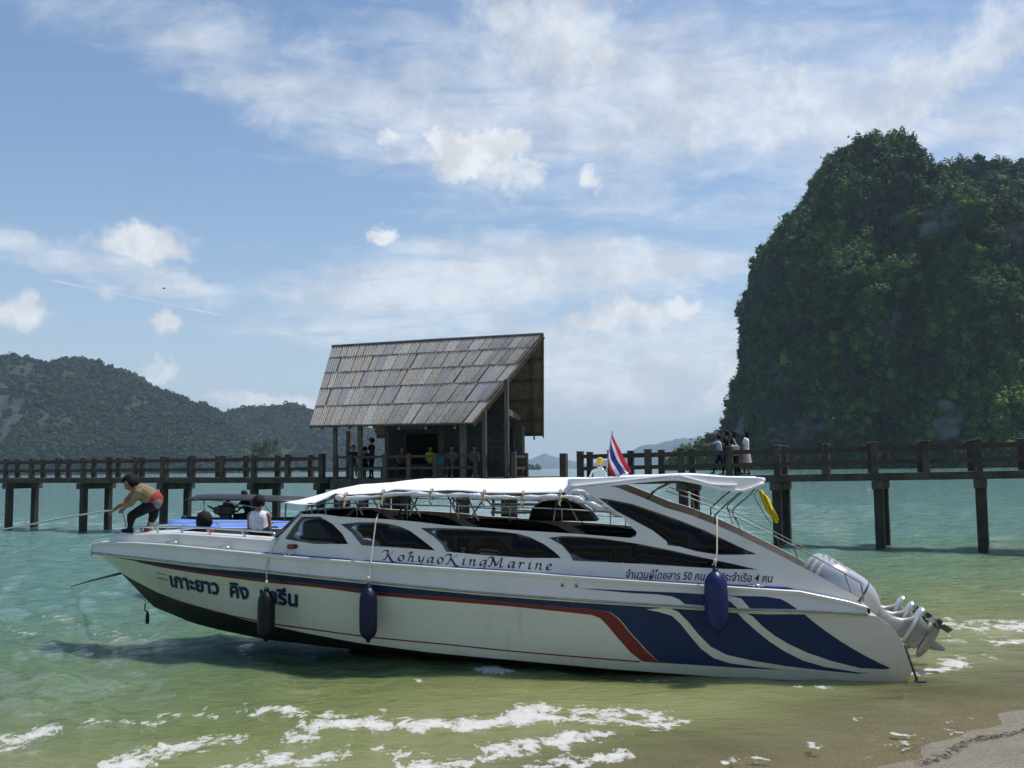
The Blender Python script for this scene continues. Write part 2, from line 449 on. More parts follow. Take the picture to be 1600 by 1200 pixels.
# ------------------------------------------------------------------ people
class Body:
    "a figure grown as one skin from tapered limbs, then given clothing by region"
    def __init__(s): s.s = []
    def seg(s, a, ra, b, rb, m): s.s.append((np.asarray(a, float), ra, np.asarray(b, float), rb, m)); return s
    def build(s, name, mats, fingers=(), voxel=.014, off=(0, 0, 0)):
        mb = MB()
        for a, ra, b, rb, m in s.s:
            pts, rr = [], []
            d = b-a; L = np.linalg.norm(d); u = d/L if L > 1e-6 else np.array([0, 0, 1.])
            for k in (-90, -60, -30, 0): pts.append(a+u*ra*math.sin(R(k))*.98); rr.append(max(.0015, ra*math.cos(R(k))))
            for k in (0, 30, 60, 90): pts.append(b+u*rb*math.sin(R(k))*.98); rr.append(max(.0015, rb*math.cos(R(k))))
            mb.tube(pts, rr, 12)
        me = mb.mesh(name+'_limbs', SKIN)
        o = bpy.data.objects.new(name+'_tmp', me); COL.objects.link(o)
        md = o.modifiers.new('r', 'REMESH'); md.mode = 'VOXEL'; md.voxel_size = voxel
        sm = o.modifiers.new('s', 'SMOOTH'); sm.iterations = 3; sm.factor = .5
        dg = bpy.context.evaluated_depsgraph_get(); dg.update()
        ev = o.evaluated_get(dg); me2 = bpy.data.meshes.new_from_object(ev)
        bpy.data.objects.remove(o); bpy.data.meshes.remove(me)
        V = np.empty(len(me2.vertices)*3); me2.vertices.foreach_get('co', V); V = V.reshape(-1, 3)
        faces = [tuple(p.vertices) for p in me2.polygons]
        bpy.data.meshes.remove(me2)
        C = np.array([V[list(f)].mean(0) for f in faces]) if faces else np.zeros((0, 3))
        best = np.full(len(C), 1e9); mi = np.zeros(len(C), int)
        for a, ra, b, rb, m in s.s:
            d = b-a; L2 = max(d@d, 1e-9); t = np.clip(((C-a)@d)/L2, 0, 1)
            dist = np.linalg.norm(C-(a+t[:, None]*d), axis=1)-(ra+(rb-ra)*t)
            k = dist < best; best[k] = dist[k]; mi[k] = m
        mb = MB(); mb.add(V-np.asarray(off), faces); mb.m = list(mi)
        for pts, r, m in fingers:
            mb.tube([np.asarray(p)-np.asarray(off) for p in pts], [r*1.15, r, r*.92, r*.6][:len(pts)], 6, m)
        return raw(name, mb.v, mb.f, mats, True, mb.m)

def hand(B, F, wrist, d, nrm, m, curl=.5, k=1.):
    "palm, four unequal fingers and a thumb from the side of the palm; d points along the hand, nrm out of its back"
    d = unit(d); nrm = unit(np.asarray(nrm)-d*(np.asarray(nrm)@d)); side = np.cross(d, nrm)
    w = np.asarray(wrist, float); pc = w+d*.05*k
    B.seg(w, .026*k, w+d*.085*k+side*.022*k, .020*k, m); B.seg(w, .026*k, w+d*.085*k-side*.022*k, .020*k, m)
    for i, (o, L) in enumerate(((-.031, .062), (-.011, .074), (.011, .078), (.031, .070))):
        p = w+d*.085*k+side*o*k; pts = [p-d*.02*k]; a = curl*.5
        for j in range(3):
            dd = d*math.cos(a)-nrm*math.sin(a); p = p+dd*L*k*(.42, .33, .25)[j]; pts.append(p); a += curl*.9
        F.append((pts, .0085*k, m))
    p = w+d*.03*k+side*.03*k; t1 = p+(d*.6+side*.6-nrm*.3*curl)*.04*k; t2 = t1+(d*.9+side*.1-nrm*.5*curl)*.033*k; t3 = t2+(d*.9-side*.2-nrm*.5*curl)*.026*k
    F.append(([p, t1, t2, t3], .0105*k, m))

def head(B, c, face, up, m, k=1.):
    "skull, jaw, nose, brows and ears"
    face = unit(face); up = unit(np.asarray(up)-face*(np.asarray(up)@face)); sd = np.cross(up, face); c = np.asarray(c, float)
    B.seg(c+up*.035*k-face*.012*k, .082*k, c+up*.03*k+face*.022*k, .076*k, m)
    B.seg(c+up*.02*k, .074*k, c-up*.055*k+face*.032*k, .052*k, m)
    B.seg(c-up*.005*k+face*.09*k, .011*k, c-up*.03*k+face*.108*k, .014*k, m)
    B.seg(c-up*.055*k+face*.078*k-sd*.015*k, .010*k, c-up*.055*k+face*.078*k+sd*.015*k, .010*k, m)
    for q in (-1, 1): B.seg(c+sd*q*.083*k-up*.008*k, .016*k, c+sd*q*.086*k+up*.02*k, .018*k, m)

def hair(name, c, face, up, parent, material=None, long=0., k=1., full=1., off=(0, 0, 0)):
    face = unit(face); up = unit(np.asarray(up)-face*(np.asarray(up)@face)); sd = np.cross(up, face); c = np.asarray(c, float)
    bm = bmesh.new(); bmesh.ops.create_icosphere(bm, subdivisions=3, radius=1)
    kill = []
    for v in bm.verts:
        x, y, z = v.co
        n = mnoise.noise(Vector((x*3, y*3, z*3)))*.09 + mnoise.noise(Vector((x*9, y*9, z*9)))*.05
        if y > .22 and z < .40: kill.append(v)
        elif z < -.74 and long == 0: kill.append(v)
        s = 1+n
        zz = z*.104*s*k
        if long and z < -.1 and y < .3: zz = z*(.104+long)*s*k
        p = c + sd*(x*.092*s*k*full) + face*((y*.104*s-.014)*k*full) + up*(zz*full+.026*k)
        v.co = Vector(p-np.asarray(off))
    bmesh.ops.delete(bm, geom=kill, context='VERTS')
    for f in bm.faces: f.smooth = True
    me = bpy.data.meshes.new(name); bm.to_mesh(me); bm.free(); me.materials.append(material or HAIR)
    o = obj(name, me, parent)
    md = o.modifiers.new('thick', 'SOLIDIFY'); md.thickness = .012; md.offset = -1
    return o

def figure(label, base, h=1.62, az=0., pose='stand', top='shirt_dark', low='trousers_dark', shoes=None, stride=0., arms=(0., 0.), lean=0., group=None,
           hairlong=0., sleeve=.5, skirt=None, seat=.45, cap=None, voxel=.02, legs=1.):
    "a standing, walking or sitting figure; az = compass the figure faces, from +Y towards +X"
    k = h/1.65; base = np.asarray(base, float)
    fwd = np.array([math.sin(az), math.cos(az), 0]); rt = np.array([math.cos(az), -math.sin(az), 0]); up = np.array([0, 0, 1.])
    mats = [SKIN, MATS[top], MATS[low], MATS[shoes] if shoes else SKIN]
    B = Body(); F = []
    hipz = .88*k if pose != 'sit' else seat+.09*k
    tl = fwd*math.sin(lean)+up*math.cos(lean)
    pel = base+up*hipz; ch = pel+tl*.40*k; nk = pel+tl*.54*k; hd = nk+tl*.13*k+fwd*.02*k
    B.seg(pel-rt*.075*k, .098*k, pel+rt*.075*k, .098*k, 2)
    B.seg(pel+tl*.06*k, .118*k, pel+tl*.2*k, .105*k, 1); B.seg(pel+tl*.2*k-rt*.03, .1*k, ch-rt*.06*k, .105*k, 1); B.seg(pel+tl*.2*k+rt*.03, .1*k, ch+rt*.06*k, .105*k, 1)
    B.seg(ch+tl*.07*k-rt*.12*k, .062*k, ch+tl*.07*k+rt*.12*k, .062*k, 1)
    B.seg(nk-tl*.06*k, .056*k, nk+tl*.06*k, .048*k, 0)
    head(B, hd, fwd+tl*0, up, 0, k)
    for i, q in enumerate((-1, 1)):
        hip = pel+rt*q*.085*k
        if pose == 'sit':
            kn = hip+fwd*.42*k+rt*q*.03; an = kn-up*(hipz-.09*k)+fwd*.04; 
        else:
            ang = stride*q
            kn = hip+(fwd*math.sin(ang*.8+.08)-up*math.cos(ang*.8+.08))*.41*k
            kb = ang*.8 - (.55*abs(stride) if q < 0 else .05)
            an = kn+(fwd*math.sin(kb)-up*math.cos(kb))*.40*k
            if stride == 0: an[2] = base[2]+.07*k
        B.seg(hip, .088*k, kn, .058*k, 2); B.seg(kn, .055*k, kn+(an-kn)*.35, .056*k, 2 if legs > .3 else 0); B.seg(kn+(an-kn)*.35, .054*k, an, .038*k, 2 if legs > .8 else 0)
        B.seg(an-up*.025*k-fwd*.03*k, .036*k, an-up*.035*k+fwd*.15*k, .028*k, 3)
        a = arms[i]; sh = ch+tl*.07*k+rt*q*.17*k
        el = sh+(fwd*math.sin(a)-up*math.cos(a))*.27*k+rt*q*.035*k
        b = a+(.35 if pose != 'sit' else 1.0)
        wr = el+(fwd*math.sin(b)-up*math.cos(b))*.235*k-rt*q*.02*k
        B.seg(sh, .052*k, sh+(el-sh)*sleeve, .047*k, 1); B.seg(sh+(el-sh)*sleeve, .042*k, el, .037*k, 0 if sleeve < 1 else 1); B.seg(el, .037*k, wr, .026*k, 0)
        hand(B, F, wr, wr-el, rt*q, 0, .5, k)
    me = B.build('person', mats, F, voxel, base)
    o = obj('person', me); o.location = tuple(base); tag(o, label, 'person', group)
    hair('hair', hd, fwd, up, o, None, hairlong, k, 1.06, base)
    if skirt:
        m = MB(); wz = pel+up*.06*k
        m.loft([[(wz-base)+rt*math.cos(x)*r+fwd*math.sin(x)*r*.85-up*z for x in np.linspace(0, 2*math.pi, 16, endpoint=False)] for r, z in ((.125*k, 0), (.165*k, .12*k), (.2*k, .34*k), (.235*k, .5*k))], True, False)
        obj('skirt', m.mesh('skirt', MATS[skirt], True), o)
    if cap:
        m = MB(); cc = hd-base
        m.loft([[cc+rt*math.cos(x)*r+fwd*(math.sin(x)*r*1.12)+up*z for x in np.linspace(0, 2*math.pi, 14, endpoint=False)] for r, z in ((.104*k, .05*k), (.106*k, .085*k), (.09*k, .125*k), (.05*k, .148*k), (.004, .152*k))])
        m.loft([[cc+rt*x+fwd*(y)*k+up*(z)*k for x, y, z in ((-.075*k, .09, .05), (.075*k, .09, .05), (.075*k, .09, .062), (-.075*k, .09, .062))], [cc+rt*x+fwd*(y)*k+up*(z)*k for x, y, z in ((-.05*k, .175, .035), (.05*k, .175, .035), (.05*k, .175, .045), (-.05*k, .175, .045))]])
        obj('cap', m.mesh('cap', MATS[cap], True), o)
    return o

for n_, c_ in dict(shirt_dark=(.02, .02, .024), shirt_lightblue=(.36, .42, .58), shirt_white=(.72, .72, .74), shirt_lime=(.42, .47, .01), shirt_red=(.25, .04, .03),
                   trousers_dark=(.014, .015, .02), trousers_navy=(.012, .02, .05), skirt_pink=(.55, .42, .40), shirt_tan=(.23, .175, .10), shirt_hem=(.26, .055, .04), belt_grey=(.17, .175, .19),
                   shirt_grey=(.16, .17, .16), shirt_camo=(.12, .13, .10), bag_cream=(.56, .52, .42), cap_maroon=(.14, .04, .06), tank_white=(.74, .74, .77), bag_teal=(.03, .22, .22), shirt_brown=(.12, .06, .04)).items():
    cloth(n_, c_)

# ------------------------------------------------------------------ sea, beach
SHP = atZ(1310, 1200)[:2]; SHQ = atZ(1600, 1122)[:2]
SHT = unit(SHQ-SHP); SHN = np.array([SHT[1], -SHT[0]])      # along the shore; SHN points landwards
def shore(x, y):
    d = -((x-SHP[0])*SHN[0]+(y-SHP[1])*SHN[1]); s = (x-SHP[0])*SHT[0]+(y-SHP[1])*SHT[1]
    return d + .16*np.sin(s*1.3+.5)+.09*np.sin(s*3.1)+.05*np.sin(s*7.3+1)

def vnoise(x, y, seed=0):
    "smooth value noise on arrays"
    xi = np.floor(x).astype(np.int64); yi = np.floor(y).astype(np.int64); xf = x-xi; yf = y-yi
    u = xf*xf*(3-2*xf); v = yf*yf*(3-2*yf)
    def h(a, b):
        n = (a*374761393+b*668265263+seed*974634777) & 0xffffffff
        n = ((n ^ (n >> 13))*1274126177) & 0xffffffff
        return ((n ^ (n >> 16)) & 0xffff)/65535.0
    return (h(xi, yi)*(1-u)+h(xi+1, yi)*u)*(1-v)+(h(xi, yi+1)*(1-u)+h(xi+1, yi+1)*u)*v
def fbm(x, y, o=4, seed=0, g=.5):
    a = 1.; t = 0.; s = 0.
    for i in range(o):
        t = t+a*(vnoise(x*2**i+17.3*i, y*2**i+9.1*i, seed+i)-.5)*2; s += a; a *= g
    return t/s

FOAM_GLINT = []   # (x, y, radius, weight) on the water: foam, and painted sun glints at far left
def foam_glint_path(pts, rad, w=1., z=0.):
    W = [atZ(x, y, z)[:2] for x, y in catmull(pts, 7)]
    for i in range(len(W)): FOAM_GLINT.append((W[i][0], W[i][1], rad, w))
foam_glint_path([(470, 1150), (490, 1138), (560, 1132), (640, 1134), (720, 1130), (800, 1120), (850, 1108), (930, 1113), (1000, 1111), (1030, 1122)], .34)
foam_glint_path([(800, 1125), (870, 1122), (950, 1125), (1020, 1130)], .3, .9)
foam_glint_path([(395, 1115), (440, 1112), (520, 1120), (600, 1130)], .22, .75)
foam_glint_path([(170, 1205), (230, 1180), (290, 1165), (360, 1155)], .30, .9)
foam_glint_path([(350, 1200), (420, 1186), (470, 1190)], .3, .85)
foam_glint_path([(520, 1182), (580, 1172), (640, 1180), (690, 1200)], .24, .7)
foam_glint_path([(640, 1200), (720, 1192), (800, 1175), (880, 1150), (950, 1150)], .28, .8)
foam_glint_path([(780, 1165), (830, 1158), (900, 1160)], .26, .85)
foam_glint_path([(850, 1200), (900, 1190), (960, 1180)], .26, .9)
foam_glint_path([(0, 1168), (30, 1152), (62, 1143)], .28, .9)
foam_glint_path([(95, 1140), (150, 1130), (220, 1125)], .3, .5)
foam_glint_path([(250, 1115), (330, 1105), (400, 1112)], .3, .45)
foam_glint_path([(735, 1047), (760, 1051), (800, 1052)], .16, .95)
foam_glint_path([(1000, 1058), (1040, 1062)], .08, .6)
foam_glint_path([(1230, 1072), (1290, 1075)], .08, .7)
foam_glint_path([(1380, 1055), (1395, 1058)], .1, .8)
foam_glint_path([(1480, 972), (1540, 980), (1620, 976)], .7, .75)
foam_glint_path([(1500, 1000), (1540, 1004), (1590, 1003)], .35, .6)
foam_glint_path([(1430, 1052), (1470, 1046), (1500, 1034)], .22, .95)
foam_glint_path([(1485, 1030), (1550, 1026)], .22, .6)
foam_glint_path([(1370, 1145), (1400, 1146)], .12, .7); foam_glint_path([(1270, 1165), (1300, 1172)], .14, .7)
foam_glint_path([(1130, 1190), (1190, 1184)], .1, .7); foam_glint_path([(1325, 1130), (1350, 1122)], .1, .5); foam_glint_path([(1350, 1180), (1430, 1150), (1520, 1125)], .25, .35)
foam_glint_path([(0, 985), (60, 990), (130, 970)], .7, .12); foam_glint_path([(20, 965), (120, 965), (180, 1000)], .7, .12)  # faint white flecks painted in as sun sparkle, not real foam
for x, y in ((210, 990), (228, 998), (135, 986), (90, 980), (468, 1160), (1085, 1125), (1050, 1135), (500, 1150), (600, 1108), (655, 1063), (690, 1060)):
    p = atZ(x, y); FOAM_GLINT.append((p[0], p[1], .12, .55))

def wave(x, y):
    r = np.hypot(x, y)
    wx = x+.6*fbm(x*.35, y*.35, 2, 5); wy = y+.6*fbm(x*.35+40, y*.35, 2, 6)
    h = 0.
    for i, (lam, ang, amp) in enumerate(((5.2, 205, .030), (3.1, 238, .022), (2.0, 190, .016), (1.25, 222, .011), (.8, 250, .007), (.55, 200, .004))):
        kx, ky = math.cos(R(ang)), math.sin(R(ang)); ph = (wx*kx+wy*ky)*2*math.pi/lam + i*1.7
        s = np.sin(ph); h = h + amp*(1-np.abs(s)**1.0*1.6+.25*s)*np.clip(2.2-r*.012*(6/lam), 0, 1)
    h = h + .055*fbm(x*.75, y*1.15, 4, 3)
    d = shore(x, y)
    k = np.clip((d-.3)/7., .04, 1.)*np.clip(1.15-r/400, 0, 1)
    # sheltered, calmer water under the boat's near side
    return h*k*1.15

def build_sea():
    r = [3.2]
    while r[-1] < 75: r.append(r[-1]*1.0068)
    while r[-1] < 19000: r.append(r[-1]*1.06)
    r = np.array(r); a = np.linspace(R(-66), R(66), 440)
    rr, aa = np.meshgrid(r, a, indexing='ij')
    x = rr*np.sin(aa); y = rr*np.cos(aa)
    z = wave(x, y); d = shore(x, y)
    fm = np.zeros_like(x); near = (rr < 26)
    for fx, fy, rad, w in FOAM_GLINT:
        q = near & (np.abs(x-fx) < rad*1.3) & (np.abs(y-fy) < rad*1.6)
        if q.any():
            dd = np.hypot((x[q]-fx), (y[q]-fy)*.85)/rad
            fm[q] = np.maximum(fm[q], w*.9*np.clip(1.15-dd, 0, 1))
    nr, na = x.shape
    me = bpy.data.meshes.new('sea')
    i = np.arange((nr-1)*(na-1)); ri = i//(na-1); ci = i % (na-1)
    q = np.stack([ri*na+ci, ri*na+ci+1, (ri+1)*na+ci+1, (ri+1)*na+ci], 1)
    keep = (d.ravel()[q].max(1) > -1.0); q = q[keep]
    me.vertices.add(nr*na); me.vertices.foreach_set('co', np.stack([x, y, z], -1).ravel())
    me.loops.add(q.size); me.loops.foreach_set('vertex_index', q.ravel())
    me.polygons.add(len(q)); me.polygons.foreach_set('loop_start', np.arange(0, q.size, 4)); 
    me.polygons.foreach_set('use_smooth', np.ones(len(q), bool))
    at = me.attributes.new('foam_glint', 'FLOAT', 'POINT'); at.data.foreach_set('value', fm.ravel().astype(np.float32))
    at = me.attributes.new('depth', 'FLOAT', 'POINT'); at.data.foreach_set('value', d.ravel().astype(np.float32))
    me.update(calc_edges=True); me.validate()
    m = bpy.data.materials.new('sea_water'); m.use_nodes = True; t = NT(m.node_tree)
    pos = t.new('ShaderNodeNewGeometry').outputs['Position']
    dep = t.new('ShaderNodeAttribute', attribute_name='depth').outputs['Fac']; foam_glint = t.new('ShaderNodeAttribute', attribute_name='foam_glint').outputs['Fac']
    big = t.noise(t.mapping(pos, scale=(.35, .9, 1)), .5, 4., .55, .4)
    dn = t.m('ADD', dep, t.m('MULTIPLY', t.m('SUBTRACT', big, .5), 3.2))
    col = t.ramp(t.m('DIVIDE', dn, 40.), [(0., (.36, .34, .22)), (.045, (.245, .25, .115)), (.12, (.145, .175, .062)), (.24, (.105, .175, .090)), (.45, (.092, .20, .165)), (1., (.118, .24, .215))])
    murk = t.noise(t.mapping(pos, scale=(.5, 1.3, 1)), 1.3, 5., .6, .6)
    col = t.mix(t.m('MULTIPLY', t.ss(murk, .45, .75), .35), col, (.20, .20, .10))
    b1 = t.noise(t.mapping(pos, rot=(0, 0, R(28)), scale=(1., 2.3, 1)), 1.6, 6., .6, .3)
    b2 = t.noise(t.mapping(pos, rot=(0, 0, R(-15)), scale=(1., 1.9, 1)), .33, 5., .62, .2)
    hgt = t.m('ADD', t.m('MULTIPLY', b1, .26), t.m('MULTIPLY', b2, .55))
    hgt = t.m('MULTIPLY', hgt, t.ss(dep, .2, 7., .12, 1.))
    bmp = t.new('ShaderNodeBump', {'Height': hgt, 'Strength': .8, 'Distance': 1.0})
    p = t.new('ShaderNodeBsdfPrincipled', {'Base Color': col, 'Roughness': .06, 'IOR': 1.33, 'Normal': bmp.outputs[0], 'Subsurface Weight': .85, 'Subsurface Radius': (.55, .8, .6), 'Subsurface Scale': .7}, subsurface_method='BURLEY')
    fn1 = t.noise(t.mapping(pos, rot=(0, 0, R(20)), scale=(1.25, .8, 1)), 3.4, 7., .66, .6); fn2 = t.noise(t.mapping(pos, rot=(0, 0, R(20)), scale=(1.2, .8, 1)), 13., 6., .68, .5)
    fn3 = t.noise(t.mapping(pos, rot=(0, 0, R(20)), scale=(1.3, .7, 1)), .9, 4., .6, .4)
    fv = t.m('ADD', foam_glint, t.m('ADD', t.m('MULTIPLY', t.m('SUBTRACT', fn1, .5), 3.6), t.m('ADD', t.m('MULTIPLY', t.m('SUBTRACT', fn2, .5), 1.7), t.m('MULTIPLY', t.m('SUBTRACT', fn3, .5), 1.4))))
    fmask = t.m('MULTIPLY', t.ss(fv, .52, .66), t.ss(foam_glint, .02, .12))
    fo = t.new('ShaderNodeBsdfPrincipled', {'Base Color': t.mix(t.ss(fv, .55, 1.2), (.36, .355, .31), (.52, .515, .485)), 'Roughness': .8})
    mx = t.new('ShaderNodeMixShader', {0: fmask, 1: p.outputs[0], 2: fo.outputs[0]})
    tr = t.new('ShaderNodeBsdfTransparent', {0: (.82, .80, .68, 1)})
    al = t.m('MAXIMUM', t.ss(dep, -.05, 3.2, .06, 1.), fmask)
    mx2 = t.new('ShaderNodeMixShader', {0: al, 1: tr.outputs[0], 2: mx.outputs[0]})
    t.new('ShaderNodeOutputMaterial', {'Surface': mx2.outputs[0]})
    me.materials.append(m)
    tag(obj('sea', me), kind='structure')
build_sea()

def build_beach():
    xs = np.concatenate([np.linspace(-70, -10, 40), np.linspace(-9.7, 14, 120), np.linspace(14.5, 70, 40)]); ys = np.concatenate([np.linspace(-60, 0, 40), np.linspace(.2, 22, 120), np.linspace(22.5, 90, 40)])
    X, Y = np.meshgrid(xs, ys, indexing='ij'); d = shore(X, Y)
    Z = np.where(d < 0, -d*.17, -np.minimum(d*.11, 2.4))
    Z = Z + .02*fbm(X*.8, Y*.8, 4, 11)*np.clip(-d, 0, 1) + .012*fbm(X*3, Y*3, 3, 12)
    Z = np.minimum(Z, 2.2)
    n, k = X.shape; V = np.stack([X, Y, Z], -1).reshape(-1, 3)
    F = [(i*k+j, (i+1)*k+j, (i+1)*k+j+1, i*k+j+1) for i in range(n-1) for j in range(k-1)]
    m = bpy.data.materials.new('beach_sand'); m.use_nodes = True; t = NT(m.node_tree)
    pos = t.new('ShaderNodeNewGeometry').outputs['Position']; z = t.new('ShaderNodeSeparateXYZ', {0: pos}).outputs[2]
    n1 = t.noise(pos, 1.4, 6., .6, .3); n2 = t.noise(pos, 55., 4., .7)
    wet = t.ss(t.m('ADD', z, t.m('MULTIPLY', t.m('SUBTRACT', n1, .5), .12)), .12, .55)
    c = t.mix(wet, (.31, .275, .20), (.34, .285, .205)); n4 = t.noise(pos, 24., 5., .7); c = t.mix(t.m('MULTIPLY', t.ss(n2, .42, .7), .8), c, (.12, .095, .07)); c = t.mix(t.m('MULTIPLY', t.ss(n4, .52, .68), .55), c, (.46, .41, .34))
    c = t.mix(t.m('MULTIPLY', t.ss(n1, .5, .72), .35), c, (.12, .10, .075))
    b = t.new('ShaderNodeBump', {'Height': t.m('ADD', t.m('ADD', t.m('MULTIPLY', n2, .6), t.m('MULTIPLY', n4, 1.2)), t.m('MULTIPLY', n1, 3.)), 'Strength': .9, 'Distance': .02})
    p = t.new('ShaderNodeBsdfPrincipled', {'Base Color': c, 'Roughness': t.m('ADD', .22, t.m('MULTIPLY', wet, .55)), 'Normal': b.outputs[0]})
    t.new('ShaderNodeOutputMaterial', {'Surface': p.outputs[0]})
    tag(obj('beach', raw('beach', V, F, m, True)), kind='structure')
    # floor of the sea farther out, so that the water has something below it
    mb = MB(); mb.add([(-19500, -100, -2.6), (19500, -100, -2.6), (19500, 19500, -2.6), (-19500, 19500, -2.6)], [(0, 1, 2, 3)])
    tag(mb.build('seabed', mat('seabed_mud', (.10, .11, .07), .9, var=.3, vscale=.2)), kind='structure')
    # line of driftwood scraps and weed left by the last wave
    L = catmull([atZ(x, y, z)[:2] for x, y, z in ((1435, 1196, .06), (1490, 1172, .07), (1530, 1150, .09), (1580, 1143, .11), (1660, 1120, .14))], 26)
    mb = MB(); rn = random.Random(3)
    for (x, y) in L:
        for _ in range(rn.choice((0, 0, 1, 2))):
            px, py = x+rn.gauss(0, .022), y+rn.gauss(0, .022); dd = float(shore(np.array(px), np.array(py))); pz = (-dd*.17 if dd < 0 else -dd*.11)+.012
            a = rn.uniform(0, 6.28); l = rn.uniform(.02, .07)
            mb.tube([(px-l*math.cos(a), py-l*math.sin(a), pz), (px, py, pz+rn.uniform(.0, .02)), (px+l*math.cos(a), py+l*math.sin(a), pz)], rn.uniform(.003, .007), 5)
    tag(mb.build('driftwood_scraps', mat('wet_debris', (.19, .145, .10), .8, var=.4, vscale=30.)), kind='stuff')
build_beach()

# ------------------------------------------------------------------ hills
def leaf_mat(name, c1, c2, c3):
    m = bpy.data.materials.new(name); m.use_nodes = True; t = NT(m.node_tree)
    tn = t.new('ShaderNodeAttribute', attribute_name='tint', attribute_type='INSTANCER').outputs['Fac']
    col = t.ramp(tn, [(0., c1), (.55, c2), (1., c3)])
    p = t.new('ShaderNodeBsdfPrincipled', {'Base Color': col, 'Roughness': .7, 'Specular IOR Level': .25})
    tl = t.new('ShaderNodeBsdfTranslucent', {0: col}); mx = t.new('ShaderNodeMixShader', {0: .18, 1: p.outputs[0], 2: tl.outputs[0]})
    t.new('ShaderNodeOutputMaterial', {'Surface': mx.outputs[0]})
    return m
LEAF = leaf_mat('forest_leaves', (.016, .042, .008), (.060, .125, .016), (.16, .235, .028))
LEAF2 = leaf_mat('far_forest_leaves', (.017, .037, .014), (.029, .059, .019), (.050, .088, .024))

def clump_mesh(name, n, leaf, material, seed, core=.62, flat=.85):
    rg = np.random.default_rng(seed); V = []; F = []
    bm = bmesh.new(); bmesh.ops.create_icosphere(bm, subdivisions=1, radius=core)
    V += [tuple(v.co*(1+.15*rg.standard_normal())) for v in bm.verts]; F += [tuple(v.index for v in f.verts) for f in bm.faces]; bm.free()
    for _ in range(n):
        d = rg.standard_normal(3); d /= np.linalg.norm(d)
        if d[2] < -.45: d[2] *= -1
        r = rg.uniform(.68, 1.05)
        lump = .82+.3*math.sin(d[0]*4+seed)*math.sin(d[1]*4+1.3*seed)
        p = d*r*lump; p[2] *= flat
        nn = d+rg.standard_normal(3)*.55; nn[2] += .35; nn /= np.linalg.norm(nn)
        a = np.cross(nn, rg.standard_normal(3)); a /= np.linalg.norm(a); b = np.cross(nn, a); s = leaf*rg.uniform(.6, 1.35)
        k = len(V); V += [tuple(p-a*s*.6), tuple(p+b*s*.45), tuple(p+a*s*.75), tuple(p-b*s*.5)]; F.append((k, k+1, k+2, k+3))
    return raw(name, V, F, material)

def scatter(name, pts, scale, tint, protos, seed=1, parent=None):
    "one object that grows a clump of leaves at every point"
    n = len(pts); me = bpy.data.meshes.new(name); me.vertices.add(n); me.vertices.foreach_set('co', np.asarray(pts, np.float32).ravel())
    rg = np.random.default_rng(seed)
    me.attributes.new('scl', 'FLOAT', 'POINT').data.foreach_set('value', np.asarray(scale, np.float32))
    me.attributes.new('tint', 'FLOAT', 'POINT').data.foreach_set('value', np.asarray(tint, np.float32))
    me.attributes.new('rz', 'FLOAT', 'POINT').data.foreach_set('value', rg.uniform(0, 6.28, n).astype(np.float32))
    me.attributes.new('which', 'INT', 'POINT').data.foreach_set('value', rg.integers(0, len(protos), n).astype(np.int32))
    o = obj(name, me, parent)
    ng = bpy.data.node_groups.new(name+'_growth', 'GeometryNodeTree')
    ng.interface.new_socket('Geometry', in_out='INPUT', socket_type='NodeSocketGeometry'); ng.interface.new_socket('Geometry', in_out='OUTPUT', socket_type='NodeSocketGeometry')
    N, L = ng.nodes, ng.links
    gi = N.new('NodeGroupInput'); go = N.new('NodeGroupOutput')
    def attr(nm, ty):
        a = N.new('GeometryNodeInputNamedAttribute'); a.data_type = ty; a.inputs['Name'].default_value = nm; return a.outputs[0]
    g2i = N.new('GeometryNodeGeometryToInstance')
    for p in reversed(protos):
        oi = N.new('GeometryNodeObjectInfo'); oi.inputs['Object'].default_value = p; oi.inputs['As Instance'].default_value = False
        L.new(oi.outputs['Geometry'], g2i.inputs[0])
    iop = N.new('GeometryNodeInstanceOnPoints'); m2p = N.new('GeometryNodeMeshToPoints'); m2p.inputs['Radius'].default_value = .01
    L.new(gi.outputs[0], m2p.inputs[0]); L.new(m2p.outputs[0], iop.inputs['Points']); L.new(g2i.outputs[0], iop.inputs['Instance'])
    iop.inputs['Pick Instance'].default_value = True; L.new(attr('which', 'INT'), iop.inputs['Instance Index'])
    cx = N.new('ShaderNodeCombineXYZ'); L.new(attr('rz', 'FLOAT'), cx.inputs[2]); L.new(cx.outputs[0], iop.inputs['Rotation']); L.new(attr('scl', 'FLOAT'), iop.inputs['Scale'])
    L.new(iop.outputs[0], go.inputs[0])
    md = o.modifiers.new('growth', 'NODES'); md.node_group = ng
    return o

def proto(me):
    return bpy.data.objects.new(me.name, me)      # source shape, never linked to the scene
CL_NEAR = [proto(clump_mesh('leaf_clump', 90, .26, LEAF, s, .55, fl)) for s, fl in ((1, .6), (2, .85), (3, 1.15), (4, 1.6))]
CL_FAR = [proto(clump_mesh('far_leaf_clump', 46, .36, LEAF2, s)) for s in (5, 6, 7)]

